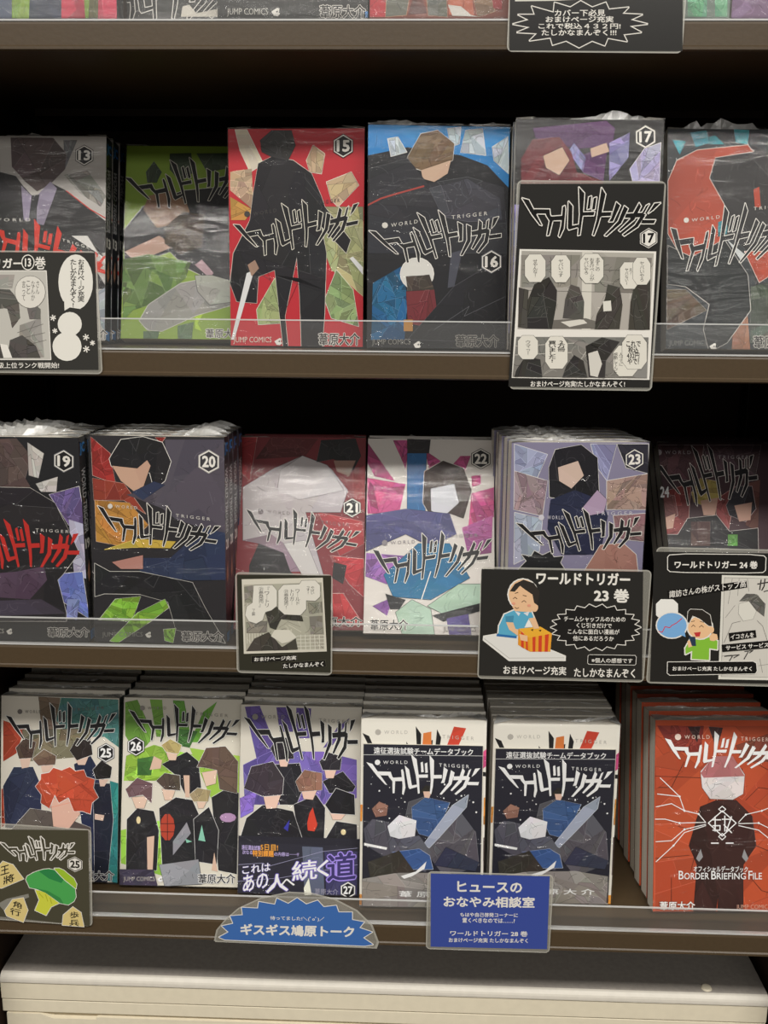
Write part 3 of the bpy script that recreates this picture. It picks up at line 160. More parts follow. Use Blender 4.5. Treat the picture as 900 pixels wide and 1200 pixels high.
'26':[["b",[220,215,201]],["f",[120,169,70],[[1.1,171.3],[12.7,174.2],[29.3,139.5],[14.0,121.1],[1.9,140.2]],3,0.2],["f",[120,169,70],[[24.5,174.7],[36.3,174.4],[39.8,139.7],[31.9,139.6]],3,0.2],["f",[104,162,62],[[46.8,174.1],[57.3,173.8],[63.2,145.4],[50.1,145.1]],3,0.2],["f",[104,162,62],[[75.9,163.8],[88.8,173.9],[71.3,135.2],[63.5,135.1]],3,0.2],["f",[157,201,76],[[3.5,120.9],[29.5,131.8],[71.6,122.3],[64.2,104.1],[30.3,98.2],[1.5,97.6]],5,0.4],["f",[171,212,84],[[63.6,129.9],[111.3,123.2],[111.3,53.8],[93.8,63.7]],3,0.25],["f",[157,209,79],[[0.1,51.2],[41.7,62.4],[40.3,9.8],[0.9,20.4]],4,0.3],["f",[70,116,58],[[14.1,118.5],[29.7,121.4],[27.6,103.3],[14.5,103.0]],3,0.3],["f",[70,116,58],[[50.1,147.7],[71.1,145.6],[63.6,129.9],[50.4,132.2]],3,0.3],["f",[38,37,41],[[37.8,113.9],[61.1,126.0],[72.3,117.2],[75.5,91.5],[62.1,83.5],[51.1,103.8]],3,0.2,[239,239,239],0.35],["f",[38,37,41],[[85.6,84.0],[101.0,93.4],[111.0,88.4],[111.1,12.9],[93.6,16.3]],3,0.2,[239,239,239],0.35],["f",[38,37,41],[[36.2,72.6],[51.6,83.2],[67.4,81.0],[76.1,63.2],[74.4,26.0],[40.1,20.1]],3,0.2,[239,239,239],0.35],["f",[38,37,41],[[69.1,63.1],[83.2,75.0],[92.8,53.4],[91.7,21.3],[71.8,24.2]],3,0.2,[239,239,239],0.35],["f",[38,37,41],[[5.5,61.6],[15.2,72.1],[31.0,69.9],[36.2,52.0],[35.0,14.8],[6.2,14.1]],3,0.2,[239,239,239],0.35],["p",[220,187,166],[[26.1,108.4],[29.7,121.4],[37.7,117.7],[36.6,110.0]]],["p",[220,187,166],[[58.4,104.0],[64.2,104.1],[64.7,83.5],[60.8,83.5]]],["p",[220,187,166],[[25.1,45.4],[32.1,46.8],[31.3,14.7],[26.4,14.6]]],["p",[220,187,166],[[89.3,32.8],[92.8,15.0],[87.1,16.1]]],["p",[229,198,178],[[9.7,82.3],[25.4,83.9],[21.8,72.3],[13.9,72.1]],[32,31,33],0.25],["p",[229,198,178],[[38.3,90.7],[51.4,91.0],[47.8,80.6],[41.2,80.4]],[32,31,33],0.25],["p",[229,198,178],[[71.3,81.1],[81.7,81.4],[78.0,73.6],[73.3,73.5]],[32,31,33],0.25],["p",[229,198,178],[[75.9,107.0],[90.2,109.9],[89.2,97.0],[80.1,94.2]],[32,31,33],0.25],["p",[229,198,178],[[41.4,125.6],[53.2,127.1],[50.8,118.0],[44.2,117.9]],[32,31,33],0.25],["f",[102,83,73],[[71.1,112.0],[79.3,130.2],[97.6,131.9],[109.9,118.0],[109.5,88.4],[93.2,91.9],[90.2,109.9],[77.1,112.1]],4,0.2,[239,239,239],0.35],["f",[116,88,94],[[3.8,89.9],[14.5,100.5],[29.1,95.6],[28.7,77.6],[20.1,85.1],[7.1,82.2]],3,0.2,[239,239,239],0.35],["f",[83,71,62],[[32.9,98.3],[40.6,105.7],[55.0,103.9],[55.9,89.8],[41.0,90.7]],2,0.2,[239,239,239],0.35],["f",[179,157,108],[[36.8,131.9],[45.1,137.8],[56.2,132.3],[53.3,124.0],[41.4,125.6]],2,0.2,[239,239,239],0.35],["f",[169,151,114],[[64.6,86.1],[72.3,92.7],[84.6,90.4],[82.3,80.1],[68.7,79.8]],2,0.2,[239,239,239],0.35],["f",[151,153,160],[[37.5,20.0],[74.4,26.0],[78.3,3.1],[43.2,0.4]],2,0.12,[32,31,33],0.3],["f",[151,153,160],[[50.0,42.1],[62.6,60.4],[66.8,50.2],[50.3,29.3]],2,0.12,[32,31,33],0.3],["p",[184,71,52],[[51.5,55.5],[50.3,47.9],[46.9,43.2],[42.6,43.1],[38.9,47.6],[37.4,55.1],[38.5,62.7],[42.0,67.5],[46.3,67.6],[50.0,63.0]]],["l",[32,31,33],0.6,[[44.1,67.6],[44.8,42.0]]],["l",[32,31,33],0.6,[[37.8,58.5],[50.9,58.8]]],["l",[32,31,33],0.6,[[38.0,50.8],[51.1,51.1]]],["p",[180,144,184],[[109.4,65.8],[108.0,63.2],[104.1,61.5],[99.3,61.4],[95.4,62.9],[93.8,65.5],[95.2,68.0],[99.1,69.7],[103.9,69.8],[107.9,68.3]]],["p",[139,201,179],[[77.0,58.1],[80.8,42.8],[74.0,43.9]]],["p",[139,201,179],[[61.7,44.9],[68.2,42.5],[63.1,41.1]]],["f",[64,59,79],[[-0.1,15.2],[32.3,15.5],[36.6,0.3],[0.3,-0.1]],3,0.3],["p",[236,218,169],[[18.9,61.4],[18.4,58.8],[16.9,57.7],[15.4,58.8],[14.7,61.3],[15.3,63.9],[16.7,64.9],[18.2,63.9]]],["T",[[5.0,164.4],[109.1,143.8],[47.9,171.0]],[32,31,33],[239,239,236],0.45],["t","W O R L D",[151,147,140],[[22.9,165.2],[40.5,165.5],[22.8,168.0]],0],["t","T R I G G E R",[151,147,140],[[68.1,160.9],[99.6,159.5],[68.1,163.7]],0],["p",[151,147,140],[[20.4,166.5],[19.7,164.8],[18.0,164.1],[16.2,164.7],[15.5,166.4],[16.1,168.2],[17.9,168.9],[19.6,168.2]]],["h","26",[[12.7,130.4],[12.5,139.7]],[32,31,33],[239,239,239],[32,31,33]],["t","葦原大介",[47,45,46],[[74.9,3.8],[109.7,4.7],[74.7,12.5]],0.03,[239,239,239],0.06],["t","JUMP COMICS",[184,179,171],[[3.9,3.0],[33.9,3.8],[3.8,8.2]],0.0],["p",[239,239,239],[[36.0,6.9],[39.5,9.3],[40.9,8.8],[40.4,6.5],[41.5,5.8],[39.9,4.2],[37.6,4.4]]],["p",[32,31,33],[[38.6,6.7],[39.8,7.8],[39.9,6.2]]]],
'27':[["b",[218,213,201]],["f",[99,82,151],[[3.5,174.0],[17.5,175.3],[33.7,136.1],[15.2,126.3]],3,0.2],["f",[99,82,151],[[33.1,174.1],[45.5,174.4],[49.0,151.9],[36.6,151.6]],3,0.2],["f",[99,82,151],[[51.7,174.2],[65.7,173.9],[64.6,146.1],[52.2,145.8]],3,0.2],["f",[99,82,151],[[90.8,157.5],[101.5,165.5],[86.4,140.5],[77.2,137.2]],3,0.2],["f",[116,99,175],[[2.9,119.8],[27.6,132.8],[77.2,134.1],[108.9,127.2],[109.5,91.7],[78.1,84.7],[5.1,82.8]],5,0.35],["f",[134,108,198],[[0.3,88.8],[15.8,95.4],[13.0,76.8],[1.3,70.3]],3,0.3],["f",[41,40,47],[[27.8,120.5],[55.7,122.7],[60.7,102.8],[53.3,84.1],[37.8,83.7]],3,0.2,[239,239,239],0.35],["f",[38,37,42],[[77.7,106.3],[96.1,116.0],[108.1,102.5],[105.7,97.8],[84.1,95.7]],3,0.2,[239,239,239],0.35],["f",[38,37,42],[[50.8,84.0],[71.7,93.8],[80.3,81.7],[79.3,46.2],[57.0,45.6]],3,0.2,[239,239,239],0.35],["f",[38,37,42],[[81.7,54.0],[90.7,69.7],[109.9,67.1],[111.1,36.3],[81.9,38.6]],3,0.2,[239,239,239],0.35],["f",[38,37,42],[[0.4,48.6],[6.9,70.5],[22.2,83.2],[50.3,77.8],[59.1,53.4],[58.0,25.6],[0.4,14.6]],3,0.2,[239,239,239],0.35],["p",[237,201,184],[[22.1,92.5],[39.1,94.5],[34.7,80.5],[25.4,79.6]],[32,31,33],0.25],["p",[237,201,184],[[57.7,98.1],[73.2,100.0],[68.7,89.1],[60.0,89.8]],[32,31,33],0.25],["p",[237,201,184],[[84.4,78.7],[101.4,79.2],[95.3,71.3],[87.6,71.1]],[32,31,33],0.25],["p",[237,201,184],[[35.4,128.4],[46.9,128.7],[44.0,119.3],[37.8,119.2]],[32,31,33],0.25],["p",[237,201,184],[[79.1,117.1],[90.5,118.4],[87.6,109.7],[80.7,109.5]],[32,31,33],0.25],["f",[66,57,66],[[4.2,98.2],[10.7,118.5],[30.8,123.6],[41.1,108.5],[40.1,93.0],[22.1,91.0]],3,0.2,[239,239,239],0.35],["f",[44,41,47],[[28.5,136.0],[35.1,146.9],[47.6,145.7],[50.1,127.2],[33.9,125.3]],2,0.2,[239,239,239],0.35],["f",[151,112,95],[[52.3,105.7],[60.5,116.7],[76.6,114.0],[76.9,98.6],[56.2,96.5]],3,0.2,[239,239,239],0.35],["f",[45,42,49],[[74.3,124.7],[81.9,133.6],[94.9,129.9],[93.6,117.5],[77.5,117.1]],2,0.2,[239,239,239],0.35],["f",[34,33,38],[[80.2,84.8],[90.2,100.5],[107.3,94.8],[108.2,76.3],[85.9,77.2]],2,0.2,[239,239,239],0.35],["p",[212,71,52],[[63.8,67.4],[65.8,76.7],[68.8,82.0],[71.1,73.7],[73.4,66.1],[70.7,59.9],[64.5,60.6]]],["f",[64,64,175],[[41.9,62.1],[47.3,70.0],[45.9,59.2]],1,0.1],["p",[236,218,169],[[100.1,60.1],[99.5,58.1],[97.7,57.2],[96.0,58.0],[95.2,59.9],[95.9,61.9],[97.6,62.8],[99.4,62.0]]],["T",[[2.7,164.7],[110.2,144.1],[41.1,178.6]],[32,31,33],[239,239,236],0.45],["t","W O R L D",[151,147,140],[[19.3,163.4],[41.0,163.9],[19.2,166.8]],0],["t","T R I G G E R",[151,147,140],[[73.0,161.6],[101.5,160.4],[73.0,165.0]],0],["p",[151,147,140],[[16.3,165.0],[15.5,163.0],[13.5,162.1],[11.4,162.9],[10.5,164.9],[11.3,167.0],[13.4,167.9],[15.4,167.1]]],["OBI"],["p",[48,47,58],[[-0.2,48.0],[111.5,47.1],[111.3,1.0],[-0.3,-1.5]]],["f",[102,109,132],[[59.5,45.7],[78.7,45.3],[81.0,1.0],[62.5,1.0]],2,0.15],["f",[67,64,103],[[80.3,41.6],[111.0,42.5],[111.0,2.5],[82.6,1.6]],2,0.2],["l",[185,182,218],0.3,[[-0.5,27.0],[23.2,29.2],[27.9,26.2],[78.8,41.6],[110.9,45.6]]],["l",[185,182,218],0.3,[[-0.2,11.5],[38.9,15.8],[111.2,30.2]]],["p",[239,239,223],[[61.7,7.2],[66.2,16.6],[69.0,1.2],[62.5,0.4]]],["t","遠征選抜試験",[201,184,239],[[3.0,41.3],[20.5,40.9],[3.0,45.6]],0.02],["t","5日目!",[239,169,66],[[20.8,41.2],[36.9,41.0],[20.7,46.7]],0.03],["t","次なる",[201,184,239],[[3.7,37.0],[13.1,36.9],[3.7,40.7]],0.02],["t","特別課題",[239,162,66],[[13.4,35.4],[33.0,35.3],[13.3,41.0]],0.04],["t","の内容は──!?",[201,184,239],[[33.6,36.0],[56.6,36.3],[33.5,39.7]],0.02],["t","これは",[239,239,239],[[4.1,18.4],[30.1,22.3],[3.9,25.9]],0.02,[116,99,192],0.04],["t","あの",[239,239,239],[[5.0,-0.7],[28.3,4.3],[4.7,14.7]],0.02,[116,99,192],0.04],["t","人",[239,239,239],[[26.7,1.5],[46.9,4.0],[26.5,17.9]],0.02,[116,99,192],0.04],["t","へ",[239,239,239],[[40.6,7.2],[53.0,9.4],[40.5,14.3]],0.02],["t","続",[239,239,239],[[50.8,13.0],[73.7,16.2],[50.5,30.9]],0.02,[116,99,192],0.04],["t","く",[239,239,239],[[73.6,16.8],[84.8,18.9],[73.4,32.2]],0.02,[116,99,192],0.04],["t","道",[64,56,110],[[83.6,14.0],[109.5,17.2],[83.2,39.2]],0.03,[169,147,239],0.05],["h","27",[[102.9,6.5],[102.8,14.2]],[32,31,33],[239,239,239],[218,214,205]],["t","葦原大介",[169,166,184],[[72.1,-0.5],[93.8,-0.5],[72.0,5.0]],0]],
'28a':[["b",[237,233,222]],["T",[[1.3,162.0],[115.8,126.1],[49.2,169.1]],[32,31,33],[32,31,33],0.1],["f",[201,71,52],[[77.8,152.9],[83.5,169.8],[94.6,168.5],[88.3,153.1]],1,0.1],["f",[220,127,64],[[56.1,163.2],[63.3,164.8],[63.5,152.6],[55.4,152.4]],1,0.1],["t","W O R L D",[184,179,171],[[20.8,161.7],[41.8,162.1],[20.8,165.0]],0],["t","T R I G G E R",[184,179,171],[[73.2,158.8],[101.7,157.5],[73.2,162.1]],0],["p",[184,179,171],[[18.0,163.3],[17.2,161.3],[15.2,160.4],[13.2,161.2],[12.4,163.2],[13.2,165.2],[15.1,166.1],[17.1,165.3]]],["f",[210,82,134],[[109.9,146.8],[114.3,150.6],[114.7,135.3],[110.3,131.5]],1,0.25],["f",[220,145,64],[[-0.1,11.3],[36.4,9.1],[113.7,9.5],[113.6,0.7],[-0.0,1.2]],4,0.4],["f",[220,145,64],[[111.7,104.4],[115.0,106.1],[114.3,79.7],[111.9,79.7]],2,0.25],["f",[220,145,64],[[-1.0,95.7],[2.0,95.8],[1.6,80.2],[-0.8,80.2]],2,0.25],["f",[82,64,64],[[112.2,67.3],[114.6,67.3],[114.8,29.9],[112.7,29.8]],2,0.25],["BOOKLET"],["p",[40,40,51],[[2.3,152.5],[109.8,153.0],[110.2,2.2],[2.4,1.3]]],["l",[239,239,239],0.35,[[2.4,142.7],[109.7,143.8]]],["p",[239,239,239],[[69.8,63.2],[69.6,62.8],[69.2,62.8],[69.0,63.1],[69.2,63.5],[69.6,63.5]]],["p",[239,239,239],[[92.2,60.4],[92.0,60.0],[91.5,60.0],[91.3,60.4],[91.5,60.8],[92.0,60.8]]],["p",[239,239,239],[[72.7,47.8],[72.5,47.5],[72.2,47.5],[72.0,47.8],[72.2,48.2],[72.5,48.2]]],["p",[239,239,239],[[44.7,50.3],[44.3,49.5],[43.4,49.5],[42.9,50.3],[43.4,51.1],[44.3,51.1]]],["p",[239,239,239],[[61.4,79.1],[61.2,78.8],[60.9,78.8],[60.7,79.1],[60.8,79.5],[61.2,79.5]]],["p",[239,239,239],[[80.4,95.5],[80.2,95.1],[79.7,95.1],[79.5,95.5],[79.7,95.9],[80.2,95.9]]],["p",[239,239,239],[[100.0,61.6],[99.8,61.1],[99.3,61.1],[99.0,61.5],[99.3,62.0],[99.8,62.0]]],["p",[239,239,239],[[83.4,127.8],[83.0,126.9],[82.1,126.9],[81.6,127.7],[82.0,128.5],[82.9,128.5]]],["p",[239,239,239],[[17.9,133.0],[17.8,132.7],[17.4,132.7],[17.2,133.0],[17.4,133.3],[17.8,133.3]]],["p",[239,239,239],[[26.8,112.8],[26.5,112.4],[26.1,112.3],[25.8,112.8],[26.1,113.2],[26.5,113.2]]],["p",[239,239,239],[[94.6,107.2],[94.4,106.8],[93.9,106.8],[93.7,107.2],[93.9,107.6],[94.4,107.7]]],["p",[239,239,239],[[61.2,69.1],[61.0,68.7],[60.5,68.7],[60.2,69.1],[60.5,69.5],[61.0,69.6]]],["p",[239,239,239],[[24.9,40.1],[24.6,39.7],[24.1,39.7],[23.9,40.1],[24.1,40.5],[24.6,40.6]]],["p",[239,239,239],[[105.6,49.3],[105.3,48.7],[104.6,48.7],[104.2,49.3],[104.5,50.0],[105.3,50.0]]],["p",[239,239,239],[[7.8,93.2],[7.5,92.8],[7.0,92.8],[6.8,93.2],[7.0,93.6],[7.5,93.6]]],["p",[239,239,239],[[32.4,101.8],[32.2,101.4],[31.8,101.4],[31.7,101.7],[31.8,102.1],[32.2,102.1]]],["p",[239,239,239],[[67.0,66.4],[66.8,66.1],[66.4,66.1],[66.2,66.4],[66.4,66.7],[66.8,66.7]]],["p",[239,239,239],[[38.3,55.0],[37.9,54.2],[36.9,54.1],[36.5,54.9],[36.9,55.8],[37.8,55.8]]],["p",[239,239,239],[[76.9,116.8],[76.5,116.0],[75.6,116.0],[75.1,116.8],[75.5,117.6],[76.4,117.6]]],["p",[239,239,239],[[77.0,129.0],[76.8,128.7],[76.5,128.7],[76.3,129.0],[76.5,129.3],[76.8,129.4]]],["p",[239,239,239],[[103.0,100.9],[102.6,100.1],[101.7,100.0],[101.2,100.8],[101.6,101.7],[102.5,101.7]]],["p",[239,239,239],[[8.0,57.2],[7.7,56.6],[7.0,56.6],[6.6,57.2],[6.9,57.9],[7.7,57.9]]],["p",[239,239,239],[[45.2,53.0],[44.7,52.1],[43.8,52.1],[43.3,52.9],[43.8,53.7],[44.7,53.8]]],["p",[239,239,239],[[10.1,115.7],[9.8,115.3],[9.4,115.3],[9.1,115.7],[9.4,116.1],[9.8,116.1]]],["p",[239,239,239],[[18.0,109.7],[17.5,108.8],[16.6,108.8],[16.2,109.6],[16.6,110.4],[17.5,110.4]]],["p",[239,239,239],[[41.0,99.7],[40.7,99.1],[39.9,99.1],[39.6,99.7],[39.9,100.4],[40.6,100.4]]],["p",[239,239,239],[[84.7,124.3],[84.3,123.7],[83.6,123.7],[83.2,124.3],[83.6,125.0],[84.3,125.0]]],["p",[239,239,239],[[92.8,131.3],[92.6,131.0],[92.2,131.0],[92.0,131.3],[92.2,131.6],[92.6,131.6]]],["p",[239,239,239],[[27.3,84.2],[26.9,83.6],[26.2,83.6],[25.8,84.2],[26.2,84.9],[26.9,84.9]]],["p",[239,239,239],[[99.3,102.5],[99.1,102.2],[98.7,102.2],[98.5,102.5],[98.7,102.8],[99.1,102.8]]],["p",[239,239,239],[[37.5,103.3],[37.2,102.9],[36.7,102.9],[36.5,103.3],[36.7,103.7],[37.2,103.7]]],["p",[239,239,239],[[88.0,74.7],[87.6,74.0],[86.9,74.0],[86.5,74.6],[86.9,75.3],[87.6,75.3]]],["p",[239,239,239],[[106.9,119.7],[106.8,119.4],[106.4,119.4],[106.2,119.7],[106.4,120.0],[106.7,120.0]]],["p",[239,239,239],[[14.5,75.5],[14.0,74.7],[13.1,74.6],[12.7,75.4],[13.1,76.3],[14.0,76.3]]],["p",[239,239,239],[[9.4,61.8],[9.1,61.2],[8.3,61.2],[8.0,61.8],[8.3,62.5],[9.0,62.5]]],["p",[239,239,239],[[90.6,91.2],[90.2,90.4],[89.3,90.4],[88.8,91.2],[89.3,92.0],[90.2,92.0]]],["p",[239,239,239],[[21.0,39.0],[20.9,38.7],[20.5,38.7],[20.3,39.0],[20.5,39.3],[20.9,39.3]]],["p",[239,239,239],[[87.5,102.8],[87.3,102.3],[86.8,102.3],[86.5,102.8],[86.8,103.2],[87.2,103.2]]],["p",[239,239,239],[[19.3,62.9],[19.1,62.5],[18.6,62.5],[18.3,62.9],[18.6,63.4],[19.1,63.4]]],["p",[239,239,239],[[70.6,58.7],[70.4,58.4],[70.1,58.4],[69.9,58.7],[70.1,59.0],[70.4,59.0]]],["p",[239,239,239],[[22.7,97.6],[22.5,97.3],[22.2,97.2],[22.0,97.6],[22.1,97.9],[22.5,97.9]]],["p",[239,239,239],[[92.2,106.7],[91.8,105.8],[90.9,105.8],[90.4,106.6],[90.9,107.4],[91.8,107.4]]],["p",[239,239,239],[[100.3,75.6],[100.1,75.2],[99.6,75.1],[99.3,75.6],[99.6,76.0],[100.1,76.0]]],["p",[239,239,239],[[105.9,91.8],[105.5,90.9],[104.6,90.9],[104.1,91.7],[104.6,92.5],[105.5,92.5]]],["p",[239,239,239],[[76.2,104.1],[75.8,103.4],[75.1,103.4],[74.7,104.1],[75.1,104.7],[75.8,104.7]]],["p",[239,239,239],[[35.4,94.9],[35.1,94.5],[34.7,94.5],[34.4,94.9],[34.6,95.3],[35.1,95.3]]],["f",[94,92,99],[[60.0,53.6],[91.0,91.6],[104.8,73.3],[108.5,42.3],[78.5,29.0]],4,0.2],["f",[82,82,88],[[43.6,99.8],[59.1,105.7],[51.2,72.0],[40.0,79.6]],2,0.2],["f",[64,92,140],[[46.7,95.2],[59.2,104.8],[80.9,100.0],[77.4,91.3],[69.4,66.3],[53.7,70.5],[47.4,84.4]],3,0.2,[218,223,232],0.25],["f",[47,42,38],[[53.7,109.3],[59.0,116.2],[65.6,114.2],[65.1,108.0]],1,0.25],["p",[226,190,171],[[56.7,110.0],[64.5,110.2],[62.2,103.9],[58.0,104.5]]],["f",[157,166,184],[[58.3,61.3],[83.3,97.6],[97.6,107.8],[96.0,96.4],[74.8,71.0],[62.9,57.4]],2,0.15,[227,232,239],0.3],["f",[70,99,151],[[4.8,64.7],[23.4,71.4],[29.6,62.2],[8.5,57.0]],2,0.2],["f",[88,88,99],[[3.2,74.0],[11.2,83.5],[26.3,80.8],[31.1,65.3],[53.7,69.0],[64.5,53.7],[60.3,34.8],[36.0,40.5],[5.4,58.5]],4,0.2],["f",[157,116,101],[[10.5,92.8],[17.1,99.8],[25.2,96.3],[23.9,86.9],[14.2,85.2]],2,0.2],["f",[227,227,232],[[24.9,77.0],[35.3,87.8],[51.1,82.9],[49.8,68.3],[35.6,65.4],[27.4,67.7]],3,0.1],["f",[64,95,153],[[29.7,52.8],[53.9,56.5],[63.6,50.5],[66.9,37.5],[48.1,37.0]],2,0.2,[218,223,232],0.25],["f",[50,53,71],[[67.7,41.3],[78.0,58.7],[108.4,45.4],[105.6,36.6]],2,0.3],["f",[57,53,47],[[7.1,42.9],[35.8,54.5],[54.9,28.4],[10.4,25.7]],3,0.25],["f",[151,145,140],[[2.4,27.1],[36.1,33.6],[78.4,34.6],[108.7,29.8],[108.7,2.1],[3.0,1.3]],5,0.22],["p",[239,239,239],[[37.6,30.5],[51.2,35.2],[60.7,44.8],[59.0,37.9],[48.2,30.8],[40.7,28.1]]],["p",[239,239,239],[[3.9,61.0],[24.8,57.1],[24.3,54.9],[3.9,58.5]]],["T",[[5.2,136.0],[106.9,118.5],[45.3,144.2]],[239,239,239],[239,239,239],0.12],["t","遠征選抜試験チームデータブック",[239,239,239],[[11.7,144.1],[101.0,144.2],[11.6,150.3]],0.03],["t","W O R L D",[239,239,239],[[20.2,134.8],[42.2,135.3],[20.2,137.9]],0],["t","T R I G G E R",[239,239,239],[[70.7,133.4],[97.7,132.5],[70.6,136.5]],0],["p",[239,239,239],[[17.7,136.3],[16.9,134.4],[15.1,133.6],[13.3,134.3],[12.6,136.2],[13.3,138.0],[15.1,138.8],[16.9,138.1]]],["t","葦 原 大 介",[239,239,238],[[36.4,11.0],[97.0,11.3],[36.3,16.6]],0.03]],
